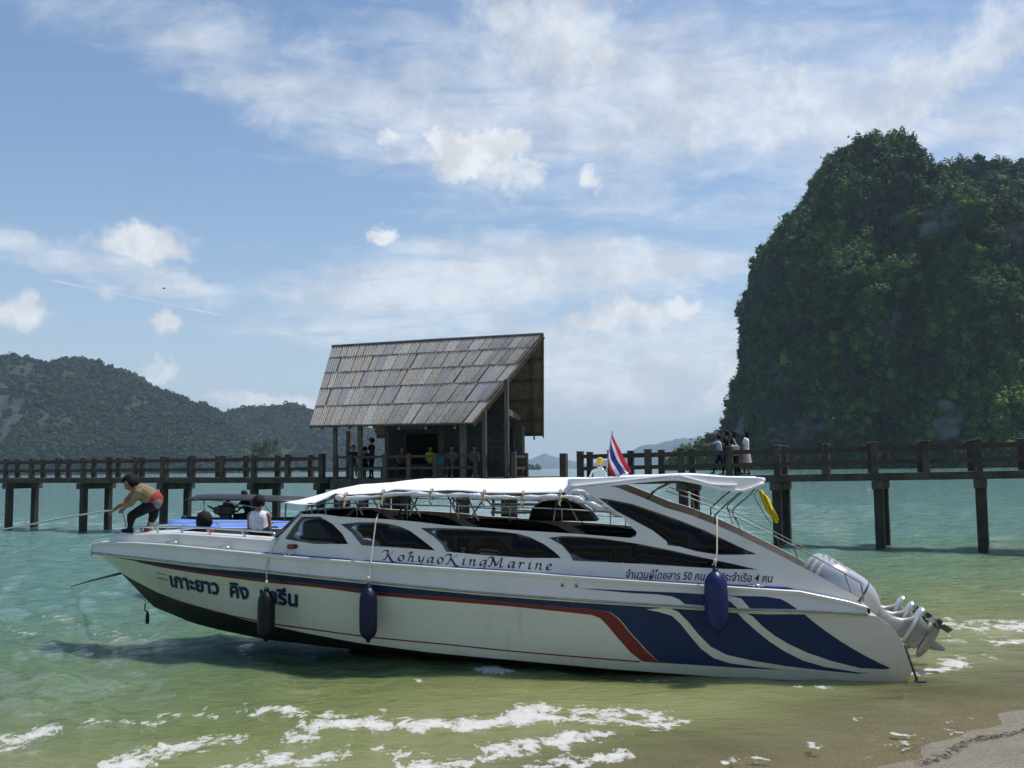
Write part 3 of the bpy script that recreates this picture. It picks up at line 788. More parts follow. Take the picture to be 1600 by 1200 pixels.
def rock_mat(name, veg, rock, rock2, dark, vs):
    m = bpy.data.materials.new(name); m.use_nodes = True; t = NT(m.node_tree)
    pos = t.new('ShaderNodeNewGeometry').outputs['Position']; at = t.new('ShaderNodeAttribute', attribute_name='bare').outputs['Fac']
    st = t.noise(t.mapping(pos, scale=(1, 1, .13)), vs, 7., .65, .4); n2 = t.noise(pos, vs*.6, 5., .6)
    rc = t.mix(t.ss(st, .35, .68), rock, rock2); rc = t.mix(t.m('MULTIPLY', t.ss(n2, .5, .66), .75), rc, dark)
    c = t.mix(t.ss(t.m('ADD', at, t.m('MULTIPLY', t.m('SUBTRACT', n2, .5), .8)), .42, .58), veg, rc)
    b = t.new('ShaderNodeBump', {'Height': st, 'Strength': .8, 'Distance': 1.5/vs*.2})
    p = t.new('ShaderNodeBsdfPrincipled', {'Base Color': c, 'Roughness': .9, 'Normal': b.outputs[0]})
    t.new('ShaderNodeOutputMaterial', {'Surface': p.outputs[0]})
    return m

def n3(p, s, o=4, seed=0.):
    return mnoise.fractal(Vector((p[0]*s+seed, p[1]*s+seed*.7, p[2]*s)), .6, 2.1, o)

def tower(secs, Yc, depth, nz, na, amp, seed, bare, flute=.6):
    "a limestone tower: secs = (z, x_left, x_right); its depth follows its width; returns grid of points and a bare-rock mask"
    secs = sorted(secs); zs = [s[0] for s in secs]; xl = [s[1] for s in secs]; xr = [s[2] for s in secs]
    zz = np.concatenate([np.linspace(zs[0], zs[-1], nz)]); P = np.zeros((nz, na, 3)); Bm = np.zeros((nz, na))
    wmax = max(b-a for a, b in zip(xl, xr))
    for i, z in enumerate(zz):
        l = np.interp(z, zs, xl); r = np.interp(z, zs, xr); cx = (l+r)/2; a = max(1.5, (r-l)/2); b = depth*(2*a/wmax)**.8
        for j in range(na):
            th = 2*math.pi*j/na; c, s = math.cos(th), math.sin(th)
            ex = 2/2.4; x = cx+a*math.copysign(abs(c)**ex, c); y = Yc+b*math.copysign(abs(s)**ex, s)
            q = (x, y, z*.9); n = n3(q, 1/60., 5, seed)*1.7+n3((x, y, z*.12), 1/30., 4, seed+9)*flute*1.25
            side = 1-abs(c)**3*.86            # keep the outline seen against the sky
            k = amp*n*side*min(1., (2*a/wmax)*1.6+.12)
            P[i, j] = (x+c*k, y+s*k, z+ (0 if i == 0 else n3((x, y, z), 1/30., 3, seed+4)*amp*.25*(1 if i < nz-1 else .3)))
            Bm[i, j] = bare(x, y, z, th)
    return P, Bm

def grid_faces(nz, na, closed=True, off=0):
    F = [(off+i*na+j, off+i*na+(j+1) % na, off+(i+1)*na+(j+1) % na, off+(i+1)*na+j) for i in range(nz-1) for j in range(na if closed else na-1)]
    if closed: F.append(tuple(off+(nz-1)*na+j for j in range(na)))
    return F

def sample_faces(V, F, n, rg, wt=None):
    "random points on triangles/quads, with area weights"
    V = np.asarray(V); Q = np.array([f for f in F if len(f) == 4]); a, b, c, d = V[Q[:, 0]], V[Q[:, 1]], V[Q[:, 2]], V[Q[:, 3]]
    ar = .5*np.linalg.norm(np.cross(c-a, d-b), axis=1)
    if wt is not None: ar = ar*wt[Q].mean(1)
    i = rg.choice(len(Q), n, p=ar/ar.sum()); u = rg.random(n)[:, None]; v = rg.random(n)[:, None]
    p = (a[i]*(1-u)+b[i]*u)*(1-v)+(d[i]*(1-u)+c[i]*u)*v
    nn = np.cross(c[i]-a[i], d[i]-b[i]); nn /= np.linalg.norm(nn, axis=1)[:, None]+1e-9
    return p, nn

KY = 900.
def kx(px, y=600): return atY(px, y, KY)[0]
def kz(py, x=1350): return atY(x, py, KY)[2]
def karst():
    allV, allF, allB = [], [], []
    def bare1(x, y, z, th):
        px = 800+x/ (y if y > 1 else 1)*FPX
        v = 0.
        if z < 95: v = max(v, .9-abs(z-38)/70.)*(1 if th > math.pi else .5)*(.5+.7*n3((x, y, z*.3), 1/45., 3, 3.))
        v = max(v, .75-abs(z-(215))/38. + .5*n3((x, y, z*.3), 1/40., 3, 8.) - .35)
        v = max(v, .62*n3((x, y, z*.22), 1/34., 4, 21.)+.02, .45-1.1*abs(n3((x, y, z*.12), 1/30., 4, 11.3)+.25)-.12)
        return v
    L = {208: (1345, 1392), 212: (1325, 1406), 218: (1308, 1418), 230: (1290, 1432), 250: (1268, 1440), 270: (1258, 1450), 300: (1247, 1475), 330: (1226, 1530), 360: (1200, 1560), 390: (1174, 1590), 405: (1167, 1600), 430: (1164, 1615),
         450: (1164, 1625), 480: (1163, 1640), 520: (1161, 1660), 560: (1157, 1670), 600: (1144, 1690), 640: (1135, 1700), 680: (1126, 1710), 728: (1118, 1720), 745: (1116, 1724)}
    secs = [(kz(y, 1350) if y < 740 else -6., kx(a, y), kx(b, y)) for y, (a, b) in L.items()]
    towers = [(secs, KY+130, 190, 100, 170, 30., 2.3, bare1)]
    S = {238: (1468, 1500), 243: (1455, 1580), 250: (1448, 1600), 262: (1440, 1640), 300: (1425, 1740), 400: (1400, 1880), 500: (1400, 1950), 600: (1400, 2000), 745: (1400, 2040)}
    towers.append(([(kz(y, 1550)*1.13 if y < 740 else -6., kx(a, y)*1.13, kx(b, y)*1.13) for y, (a, b) in S.items()], KY*1.13+160, 190, 80, 140, 30., 7.7, bare1))
    G = {566: (1520, 1545), 575: (1500, 1570), 590: (1482, 1592), 610: (1468, 1612), 650: (1450, 1650), 700: (1438, 1690), 745: (1430, 1720)}
    towers.append(([(kz(y, 1530)*.9 if y < 740 else -6., kx(a, y)*.9, kx(b, y)*.9) for y, (a, b) in G.items()], KY*.9+55, 60, 36, 70, 9., 4.1, lambda x, y, z, th: .45*n3((x, y, z*.4), 1/30., 3, 14.)-.05+(.3 if z < 30 else 0)))
    G2 = {330: (1420, 1450), 350: (1408, 1480), 400: (1390, 1510), 470: (1370, 1540), 560: (1350, 1570), 660: (1340, 1600), 745: (1335, 1620)}
    towers.append(([(kz(y, 1450)*.985 if y < 740 else -6., kx(a, y)*.985, kx(b, y)*.985) for y, (a, b) in G2.items()], KY*.985+30, 80, 60, 90, 22., 11.3, bare1))
    FT = {676: (1128, 1140), 688: (1105, 1150), 700: (1088, 1165), 712: (1065, 1180), 722: (1040, 1200), 745: (1010, 1230)}
    towers.append(([(kz(y, 1120)*1.0 if y < 740 else -6., kx(a, y), kx(b, y)) for y, (a, b) in FT.items()], KY+70, 60, 30, 70, 3., 5.5, lambda x, y, z, th: -.3))
    pts, scl, tnt = [], [], []
    rg = np.random.default_rng(5)
    for k, (sc, yc, dp, nz, na, amp, sd, bf) in enumerate(towers):
        q = yc/KY/(1., 1.13, .9, .985, 1.)[k]; sc = [((z-EYE)*q*(.955 if k == 0 else .937)+EYE if z > 0 else z, xa*q+9., xb*q-5.) for z, xa, xb in sc]   # outline scaled to the tower's own distance
        P, Bm = tower(sc, yc, dp, nz, na, amp, sd, bf)
        V = P.reshape(-1, 3); F = grid_faces(nz, na); b = Bm.ravel()
        off = sum(len(v) for v in allV)
        allV.append(V); allF += [tuple(off+i for i in f) for f in F]; allB.append(b)
        cnt = (26000, 14000, 3600, 8500, 2400)[k]
        front = np.where(V[:, 1] < yc+dp*.25, 1., .3)
        p, nn = sample_faces(V, F, cnt, rg, np.clip(1.1-np.clip(b, 0, 1)*1.9, .03, 1)*front)
        cen = np.array([np.mean(V[:, 0]), yc, 0]); out = nn*np.sign(((p-cen)*nn).sum(1))[:, None]
        s = np.exp(rg.normal(math.log(2.5), .56, cnt)).clip(.9, 8.5)
        edge = np.abs(out[:, 0]) > .75
        s = np.where(edge & (out[:, 2] < .5), s*.62, s)
        keep = p[:, 2] > .5
        p = p+out*(s*rg.uniform(.1, .75, cnt))[:, None]+np.array([0, 0, .2])
        pts.append(p[keep]); scl.append(s[keep])
        zone = np.array([n3((q[0], q[1], q[2]), 1/55., 3, 31.) for q in p])
        tn = .34+.5*zone+rg.normal(0, .17, cnt)+(.32 if k == 2 else .16 if k == 3 else 0.)
        tnt.append(np.clip(tn, 0, 1)[keep])
    V = np.concatenate(allV); B = np.concatenate(allB)
    me = raw('karst_hill', V, allF, rock_mat('limestone', (.020, .038, .012), (.125, .125, .115), (.065, .066, .064), (.03, .032, .032), .10), True)
    me.attributes.new('bare', 'FLOAT', 'POINT').data.foreach_set('value', B.astype(np.float32))
    tag(obj('hill_karst', me), kind='structure')
    tag(scatter('karst_forest', np.concatenate(pts), np.concatenate(scl), np.concatenate(tnt), CL_NEAR, 3), kind='stuff')
karst()

def ridge(name, crest, Y, depth, nx, ny, amp, seed, material, clumps=0, size=6., protos=None, face=.55, barefn=None):
    "a long hill: crest = list of (px, py) outline at distance Y"
    px = [c[0] for c in crest]; xs = np.linspace(px[0], px[-1], nx)
    cz = np.array([atY(x, np.interp(x, px, [c[1] for c in crest]), Y)[2] for x in xs]); X = np.array([atY(x, 700, Y)[0] for x in xs])
    rows = np.linspace(0, 1, ny); P = np.zeros((ny, nx, 3)); Bm = np.zeros((ny, nx))
    for i, u in enumerate(rows):
        w = u/.5 if u < .5 else (1-u)/.5
        prof = w**face if u < .5 else w**.8
        for j in range(nx):
            y = Y+(u-.5)*depth*(1.1 if u > .5 else 1.)
            n = n3((X[j], y, 0), 1/(depth*.35), 5, seed)
            mid = 4*w*(1-w)
            z = cz[j]*prof*(1+.35*n*mid)-6*(1-w)
            P[i, j] = (X[j]+amp*n3((X[j], y, 50), 1/120., 3, seed+2)*mid, y+amp*1.5*n*mid, z)
            Bm[i, j] = barefn(X[j], y, z, xs[j]) if barefn else -1
    V = P.reshape(-1, 3); F = grid_faces(ny, nx, False); b = Bm.ravel()
    me = raw(name, V, F, material, True); me.attributes.new('bare', 'FLOAT', 'POINT').data.foreach_set('value', b.astype(np.float32))
    tag(obj(name, me), kind='structure')
    if clumps:
        rg = np.random.default_rng(int(seed*10))
        front = np.where(V[:, 1] < Y+depth*.12, 1., .0)
        p, nn = sample_faces(V, F, clumps, rg, np.clip(1-np.clip(b, 0, 1)*2.2, .02, 1)*front)
        s = np.exp(rg.normal(math.log(size), .34, clumps)).clip(size*.45, size*2.1); p = p+np.array([0, 0, 1])*(s*.25)[:, None]
        keep = p[:, 2] > .5
        zone = np.array([n3((q[0], q[1], q[2]), 1/170., 3, 11.) for q in p])
        return p[keep], s[keep], np.clip(.36+.5*zone+rg.normal(0, .09, clumps), 0, 1)[keep]

FARROCK = rock_mat('far_limestone', (.018, .035, .016), (.055, .06, .062), (.034, .038, .04), (.02, .023, .024), .025)
def bareL(x, y, z, px):
    v = .5*n3((x, y, z*.4), 1/220., 4, 4.)
    if px < 130: v = max(v, .8-abs(z-170)/150.+.5*n3((x, y, z*.4), 1/120., 3, 2.)-.15)
    if 560 > px > 270: v = max(v, .12-abs(z-80)/90.+.4*n3((x, y, z), 1/100., 3, 6.))
    return v
HL = [(-420, 640), (-300, 600), (-180, 585), (-60, 560), (0, 558), (25, 556), (60, 566), (82, 567), (115, 561), (150, 567), (175, 578), (200, 589), (250, 612), (300, 631), (330, 640), (350, 652), (380, 680), (410, 705), (440, 737)]
HR = [(280, 736), (310, 690), (345, 652), (365, 641), (400, 637), (445, 635), (480, 640), (510, 650), (560, 665), (590, 677), (606, 682), (640, 700), (700, 718), (770, 730), (830, 735)]
def hills():
    a = ridge('hill_forested', HL, 3000., 1000., 150, 46, 26., 3.1, FARROCK, 13000, 9., barefn=bareL)
    b = ridge('hill_behind_pavilion', HR, 3800., 1000., 110, 40, 26., 6.4, FARROCK, 9000, 11., barefn=bareL)
    tag(scatter('hillside_forest', np.concatenate([a[0], b[0]]), np.concatenate([a[1], b[1]]), np.concatenate([a[2], b[2]]), CL_FAR, 9), kind='stuff')
    FM = mat('far_hill_forest', (.03, .05, .03), .9, var=.3, vscale=.01, coords='World')
    ridge('hill_distant', [(790, 732), (815, 722), (830, 716), (850, 708), (862, 710), (880, 716), (905, 722), (930, 728), (960, 731)], 18000., 1800., 60, 12, 40., 2.2, FM)
    ridge('hill_distant_range', [(900, 731), (950, 716), (985, 703), (1000, 697), (1030, 690), (1065, 683), (1085, 682), (1110, 684), (1160, 690), (1250, 700)], 14000., 1800., 60, 12, 40., 5.2, FM)
hills()
def haze():
    mb = MB(); a, b = -20500., 20500.
    mb.add([(a, -500, -4), (b, -500, -4), (b, 20500, -4), (a, 20500, -4), (a, -500, 780), (b, -500, 780), (b, 20500, 780), (a, 20500, 780)], [(3, 2, 1, 0), (4, 5, 6, 7), (0, 1, 5, 4), (1, 2, 6, 5), (2, 3, 7, 6), (3, 0, 4, 7)])
    m = bpy.data.materials.new('haze_air'); m.use_nodes = True; t = NT(m.node_tree)
    v = t.new('ShaderNodeVolumePrincipled', {'Color': (.62, .80, 1., 1), 'Density': HAZE, 'Anisotropy': .1})
    t.new('ShaderNodeOutputMaterial', {'Volume': v.outputs[0]})
    tag(mb.build('haze', m), kind='stuff')
HAZE = .54e-4
haze()

# ------------------------------------------------------------------ speedboat: x = forward from the stern, y = to port (the side seen), z = up
TH = R(10.)
BC = np.array([5.46, 14.43, 0.])
BF = np.array([-math.cos(TH), math.sin(TH), 0]); BP = np.array([-math.sin(TH), -math.cos(TH), 0])
BLEN = 12.7
def bw(u, v, z): return BC+BF*u+BP*v+np.array([0, 0, z])          # boat -> place
def bl(p): q = np.asarray(p)-BC; return np.array([q@BF, q@BP, q[2]])
def lerpfn(pts):
    pts = sorted(pts); a = [p[0] for p in pts]; b = [p[1] for p in pts]
    return lambda u: float(np.interp(u, a, b))
def beam(u):
    s = max(0, min(1, (u-5.5)/(BLEN-5.5))); return .12+1.48*(1-s**2.3)
zr = lerpfn([(-1, .86), (.6, .87), (1.46, .90), (2.28, .915), (3.11, .945), (4.41, 1.01), (5.74, 1.09), (7.14, 1.20), (9.2, 1.345), (10.38, 1.40), (11.4, 1.45), (12.42, 1.485), (12.7, 1.49)])
zg = lerpfn([(.5, .93), (.62, .96), (.85, 1.03), (1.45, 1.15), (2.36, 1.20), (3.66, 1.27), (5.29, 1.37), (6.27, 1.42), (7.53, 1.49), (8.69, 1.55), (9.81, 1.615), (10.83, 1.665), (11.63, 1.68), (12.47, 1.645), (12.7, 1.63)])
zc = lerpfn([(0, -.05), (1.09, -.01), (3.14, .03), (5.3, .17), (7.14, .27), (8.86, .47), (10.36, .68), (11.3, .88), (12.18, 1.15), (12.7, 1.45)])
zk = lerpfn([(0, -.48), (5, -.36), (7, -.14), (8, -.03), (9.6, .11), (10.3, .23), (10.7, .31), (11.0, .39), (11.17, .46), (11.57, .60), (11.8, .81), (12.18, 1.15), (12.58, 1.47), (12.7, 1.6)])
def bchine(u):
    s = max(0, min(1, (u-4.8)/(12.2-4.8))); return 1.50*(1-s**2.1)
def vside(u, z):
    if u > 12.18:                                              # above the chine's end the side runs into the stem
        t = max(0, min(1, (z-zk(u))/max(.02, zr(u)-zk(u)))); return beam(u)*t
    a, b = bchine(u), beam(u); t = max(-.1, min(1.3, (z-zc(u))/max(.05, zr(u)-zc(u))))
    return a+(b-a)*(t if t > 1 else t**.9 if t > 0 else 0)
def vpanel(u, z):
    t = max(0, min(1, (z-zr(u))/max(.05, zg(u)-zr(u)))); return beam(u)+.004-.03*t
def vcab(u, z): return max(.05, beam(u)-.13-.10*max(0, z-zg(u)))
def hit(px, py, fn):
    "where the view from the beach meets the boat's surface y = fn(x, z)"
    d = ray(px, py); v = 1.3; q = None
    for _ in range(40):
        k = (v+BC@BP-EYEP@BP)/(d@BP); q = bl(EYEP+d*k); v = .5*v+.5*fn(q[0], q[2])
    return (float(q[0]), float(q[2]))
def hits(pts, fn): return [hit(x, y, fn) for x, y in pts]
def surf(fn, off=0.): 
    "surface map with outward normal offset; third argument goes inwards"
    def g(u, z, d=0.):
        e = .04; v = fn(u, z); vu = (fn(u+e, z)-fn(u-e, z))/(2*e); vz = (fn(u, z+e)-fn(u, z-e))/(2*e)
        vu = max(-1.2, min(1.2, vu)); vz = max(-1.2, min(1.2, vz))
        n = np.array([-vu, 1., -vz]); n /= np.linalg.norm(n); k = off-d
        return (u+n[0]*k, v+n[1]*k, z+n[2]*k)
    return g
def mirror(mb):
    m = MB(); m.v = [(x, -y, z) for x, y, z in mb.v]; m.f = [tuple(reversed(f)) for f in mb.f]; m.m = list(mb.m); return m

boat = empty('speedboat', BC, 'long white passenger speedboat with navy and red stripes and white canopy moored by the beach', 'speedboat', rz=math.atan2(BF[1], BF[0]))
def patch(name, px, fn, material, off=.004, step=.22, thick=.003, smooth=True, parent=None, pts=None, both=False):
    v, F = fill2d(pts if pts is not None else hits(px, fn), (), step)
    mb = MB(); slab(mb, v, F, surf(fn, off), thick)
    if both: m2 = mirror(mb); mb.add(m2.v, m2.f)
    o = mb.build(name, material, parent or boat, smooth); autosmooth(o.data, 30); return o

def build_hull():
    us = [12.58, 12.42, 12.18, 11.8, 11.3, 10.8, 10.2, 9.5, 8.6, 7.6, 6.5, 5.3, 4., 2.6, 1.4, .6]
    rub = [(u, zr(u)) for u in us]
    stern = hits([(1357, 961), (1370, 963), (1390, 977), (1402, 990), (1410, 1004), (1415, 1018), (1421, 1034), (1425, 1050), (1420, 1057)], vside)
    ch = [(u, zc(u)) for u in (.25, 1.4, 2.6, 4., 5.3, 6.5, 7.6, 8.6, 9.5, 10.2, 10.8, 11.3, 11.8, 12.18)]
    stem = [(12.35, zk(12.35)), (12.5, zk(12.5))]
    outl = rub+stern[1:]+[(.2, zc(.2))]+ch+stem
    mb = MB(); v, F = fill2d(outl, (), .2); slab(mb, v, F, surf(vside), .03)
    m2 = mirror(mb); mb.add(m2.v, m2.f)
    # bottom: chine flat, then the vee down to the keel
    us2 = np.linspace(.2, 12.18, 60)
    rings = []
    for u in us2:
        a = bchine(u); c = zc(u); k = zk(u); 
        rings.append([(u, a-.002, c), (u, a*.93, c-.035*min(1, a)), (u, a*.5, c*.5+k*.5-.03*min(1, a)), (u, .0, min(k, c)), (u, -a*.5, c*.5+k*.5-.03*min(1, a)), (u, -a*.93, c-.035*min(1, a)), (u, -a+.002, c)])
    mb.loft(rings, False, False, 1)
    # transom follows the curved stern edge
    st = sorted(stern, key=lambda q: q[1])
    tr = [[(u+.01, y, z) for y in np.linspace(vside(u, z)-.02, -vside(u, z)+.02, 7)] for u, z in [(.22, -.4)]+st]
    mb.loft(tr, False, False, 0)
    autosmooth(mb.build('hull', [M_hull, M_under], boat, True).data, 38)
    # dark skirt below the chine seen from the side, with its knuckle
    # topside panel between rub rail and gunwale
    top = [(u, zg(u)) for u in (.64, .85, 1.1, 1.45, 2.36, 3.66, 5.29, 6.27, 7.53, 8.69, 9.81, 10.83, 11.63, 12.2, 12.6)]
    bot = [(u, zr(u)) for u in (12.6, 12., 11.4, 10.38, 9.2, 7.14, 5.74, 4.41, 3.11, 2.28, 1.46, .6)]
    mb = MB(); v, F = fill2d(top+bot, (), .2); slab(mb, v, F, surf(vpanel, .02), .03); m2 = mirror(mb); mb.add(m2.v, m2.f)
    us = [.62, .85, 1.1, 1.45, 2.36, 3.0, 3.66, 4.5, 5.29, 6.27, 7., 7.53, 8.1, 8.69, 9.3, 9.81, 10.4, 10.83, 11.3, 11.63, 12., 12.3, 12.6]
    for s in (1, -1):                                          # ledge from gunwale lip in to the cabin foot
        mb.loft([[(u, s*(beam(u)-.004), zg(u)-.035), (u, s*(beam(u)+.022), zg(u)-.028), (u, s*(beam(u)+.024), zg(u)+.012), (u, s*(beam(u)+.012), zg(u)+.02), (u, s*max(.02, beam(u)-.16), zg(u)+.012)] for u in us], False, False)
    mb.loft([[(12.6, beam(12.6)+.03, zr(12.6)-.05), (12.64, .1, zr(12.6)-.05), (12.64, -.1, zr(12.6)-.05), (12.6, -beam(12.6)-.03, zr(12.6)-.05)], [(12.6, beam(12.6)+.03, zg(12.6)+.006), (12.66, .1, zg(12.6)+.006), (12.66, -.1, zg(12.6)+.006), (12.6, -beam(12.6)-.03, zg(12.6)+.006)]], False, False)
    autosmooth(mb.build('topside', M_white, boat, True).data, 30)
    mb = MB()
    for s in (1, -1): mb.tube([(u, s*(beam(u)+.014), zr(u)-.014) for u in np.linspace(.62, 12.6, 60)], .014, 6)
    mb.build('rub_rail', M_cream, boat, True)
    mb = MB()
    for s in (1, -1): mb.tube([(u, s*(beam(u)+.022), zr(u)+.012) for u in np.linspace(.62, 12.6, 60)], .014, 6)
    mb.build('rub_strip', M_dullpipe, boat, True)
    # painted bands
    navy = [(170, 869), (225, 876), (250, 879), (320, 888), (412, 895), (500, 902), (600, 915), (700, 924), (800, 932), (900, 941), (980, 946), (1050, 951), (1100, 954), (1150, 958), (1200, 960), (1257, 960),
            (1270, 971), (1290, 986), (1315, 1003), (1345, 1021), (1372, 1035), (1392, 1044), (1340, 1053), (1300, 1050), (1250, 1048), (1150, 1043), (1042, 1036), (1030, 1034), (1012, 1018), (1000, 1004), (985, 988), (975, 975), (966, 965), (955, 957), (940, 954), (900, 950), (800, 941.5), (700, 933), (600, 926), (500, 913), (412, 905), (320, 894), (250, 883.5), (210, 876)]
    patch('navy_stripe', navy, vside, M_navy)
    red = [(215, 876.8), (250, 883.8), (320, 894.3), (412, 905.3), (500, 913.3), (600, 926.3), (700, 933.3), (800, 941.8), (900, 950.3), (940, 954.3), (954, 957.5), (965, 966), (974, 976), (984, 989), (999, 1005), (1011, 1019), (1029, 1034), (1041, 1036.5),
           (1015, 1034.5), (1003, 1033), (985, 1019), (970, 1002), (958, 988), (948, 976), (938, 966), (926, 961), (900, 958), (800, 947.5), (700, 939.5), (600, 931.5), (500, 918), (412, 909.5), (320, 897.5), (250, 886), (215, 878)]
    patch('red_stripe', red, vside, M_red)
    thin = [(275, 937), (362, 961), (400, 968.5), (435, 975), (500, 984), (575, 994), (700, 1006), (800, 1016.5), (900, 1025), (1000, 1033)]
    patch('red_pinstripe', thin+[(x, y+1.9) for x, y in reversed(thin)], vside, M_red)
    sa = [(1044, 949), (1060, 956), (1076, 972), (1092, 992), (1110, 1010), (1135, 1023), (1175, 1032), (1230, 1041), (1290, 1048), (1345, 1053), (1290, 1051.5), (1230, 1047), (1180, 1041.5), (1140, 1036), (1115, 1028), (1095, 1013), (1078, 993), (1064, 975), (1050, 962), (1030, 956), (1010, 952)]
    patch('white_swoosh', sa, vside, M_hull, .008)
    sb = [(1152, 957), (1166, 958), (1176, 963), (1192, 979), (1210, 993), (1232, 1006), (1262, 1020), (1300, 1033), (1345, 1044), (1390, 1046), (1345, 1051), (1290, 1042), (1255, 1032), (1225, 1017), (1202, 1002), (1180, 984), (1162, 968)]
    patch('white_swoosh', sb, vside, M_hull, .008)
    wedge = [(903, 919), (985, 923), (1060, 926), (1100, 928.5), (1150, 931), (1195, 932), (1220, 936), (1233, 943), (1246, 952), (1200, 951), (1150, 950), (1070, 944), (1062, 937), (1050, 932), (1030, 929), (985, 926.5)]
    patch('navy_wedge', wedge, lambda u, z: vpanel(u, z)+.02, M_navy)
    sw = [(1140, 931), (1158, 935), (1172, 951), (1152, 950), (1143, 942), (1128, 932)]
    patch('white_swoosh', sw, lambda u, z: vpanel(u, z)+.02, M_white, .008)
    for a, b in ((405, 557), (561, 688), (696, 829), (835, 983), (988, 1105), (1112, 1240)):
        gy = lambda x: np.interp(x, [400, 450, 560, 692, 800, 832, 985, 1100, 1187, 1250], [863.5, 868, 876.5, 886.5, 893, 896, 906.5, 913.5, 917.5, 920.5])
        L = [a, a+12]+list(np.arange(a+40, b-20, 40))+[b-12, b]
        up = [(x, gy(x)-2.1*min(1, (x-a)/10, (b-x)/10)-.2) for x in L]; dn = [(x, gy(x)+2.1*min(1, (x-a)/10, (b-x)/10)+.2) for x in reversed(L)]
        patch('blue_dash', up+dn, vcab, M_blue, .004)
build_hull()

# windows traced on the cabin side
WIN = [
    [(445, 842), (457, 824), (470, 807.5), (500, 807), (520, 819), (535, 834.5), (544, 850), (492, 850), (460, 845)],
    [(532, 819), (560, 816), (590, 816), (610, 819), (625, 822.5), (640, 829), (655, 840), (668, 850), (680, 860), (640, 857), (565, 852), (560, 846), (549, 832)],
    [(657, 825), (690, 825), (725, 826), (750, 827.5), (787, 831), (810, 834), (828, 839), (850, 850), (865, 861), (877, 872), (825, 872), (750, 867), (697, 862), (690, 850), (678, 839)],
    [(857, 840), (880, 837.5), (910, 838.5), (940, 841), (1000, 850), (1050, 860), (1100, 871.5), (1145, 881), (1184, 890), (1130, 889), (1075, 886), (1000, 881), (895, 876), (891, 867), (878, 852)],
    [(935, 778), (957, 781), (990, 788), (1025, 800), (1062, 813), (1100, 828), (1130, 842), (1155, 854), (1182, 866), (1150, 867), (1125, 867), (1090, 862), (1062, 854), (1043, 852), (1042, 846), (1020, 829), (990, 813), (965, 800)],
]
CABTOP = [(433, 843), (452, 823), (471, 803.5), (500, 803), (530, 807), (560, 809), (600, 811), (650, 815), (700, 821), (750, 824), (800, 828), (850, 831), (900, 834), (950, 838), (985, 840.5), (993, 838), (995, 831), (985, 822), (972, 808), (950, 793), (925, 775), (907, 763), (937, 757), (965, 762), (1000, 776), (1040, 793), (1080, 805), (1120, 821), (1150, 834), (1185, 851), (1215, 866), (1240, 879), (1280, 900), (1320, 922), (1342, 934)]
def build_cabin():
    top = hits(CABTOP, vcab); a = top[0][0]
    bot = [(u, zg(u)+.0) for u in (.75, 1.1, 1.6, 2.36, 3.66, 5.29, 6.27, 7.53, 8.2, a)]
    wins = [hits(w, vcab) for w in WIN]
    v, F = fill2d(top+bot, wins, .16)
    for s in (1, -1):
        mb = MB(); slab(mb, v, F, surf(vcab), .045)
        if s < 0: mb = mirror(mb)
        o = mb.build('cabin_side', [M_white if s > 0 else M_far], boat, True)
        autosmooth(o.data, 40)
        for w in wins:
            w2, F2 = fill2d(w, (), .2); m = MB(); slab(m, w2, F2, surf(vcab, -.018), .006)
            if s < 0: m = mirror(m)
            m.build('window_pane', M_glass, o, True)
    # windscreen between the two sides
    p0, p1 = top[0], top[2]
    m = MB(); rings = []
    for k in np.linspace(0, 1, 6):
        u = p0[0]+(p1[0]-p0[0])*k; z = p0[1]+(p1[1]-p0[1])*k; b = vcab(u, z)-.02
        rings.append([(u+.42*(1-(y/b)**2)*(1-.15*k), y, z) for y in np.linspace(b, -b, 13)])
    m.loft(rings, False, False); o = m.build('windscreen', M_glass, boat, True)
    md = o.modifiers.new('thick', 'SOLIDIFY'); md.thickness = .008
    m = MB(); m.tube([tuple(q) for q in rings[-1]], .025, 8); m.tube([tuple(q) for q in rings[0]], .02, 8)
    for s in (0, 4, 8, 12): m.tube([r[s] for r in rings], .018, 6)
    m.build('windscreen_frame', M_dullpipe, boat, True)
    # inside: floor, consoles, rows of seats
    m = MB(); us = np.linspace(.9, 8.9, 24)
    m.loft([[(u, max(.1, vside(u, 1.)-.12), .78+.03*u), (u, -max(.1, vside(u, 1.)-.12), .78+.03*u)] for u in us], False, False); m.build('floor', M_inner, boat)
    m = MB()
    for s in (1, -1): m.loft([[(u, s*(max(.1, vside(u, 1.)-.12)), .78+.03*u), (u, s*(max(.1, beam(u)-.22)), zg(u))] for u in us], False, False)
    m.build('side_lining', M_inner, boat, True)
    m = MB(); m.bevbox((0, 0, .225), (.42, .9, .12), .03); m.bevbox((-.2, 0, .5), (.1, .9, .55), .035); m.box((0, 0, .08), (.36, .8, .16))
    sm = m.mesh('seat', M_seat, False); first = None
    for i in range(8):
        for y in (.78, -.78):
            u = 2.4+i*.78; o = obj('seat', sm, boat); o.location = (u, y*min(1, beam(u)/1.6), .8+.03*u)
    m = MB(); m.bevbox((7.75, -.35, 1.5), (.5, 1.1, .85), .06); m.tube([(7.5, -.35, 1.95), (7.42, -.35, 2.0)], .02); m.tube([(7.42+.05*math.cos(x)*.3, -.35+.18*math.cos(x), 2.02+.18*math.sin(x)) for x in np.linspace(0, 2*math.pi, 17)], .015, 6)
    m.build('helm_console', M_black, boat)
    q = lambda x, y, v: bl_hit(x, y, v)
    m = MB()
    A = [q(x, y, -.55) for x, y in ((830, 812), (836, 792), (850, 783), (880, 781), (905, 786), (922, 798), (934, 813))]
    m.loft([[(a[0], yy, a[1]) for a in A] for yy in (-.85, -.8, -.3, -.25)], True, True)
    m.build('helm_seat', M_black, boat, True)
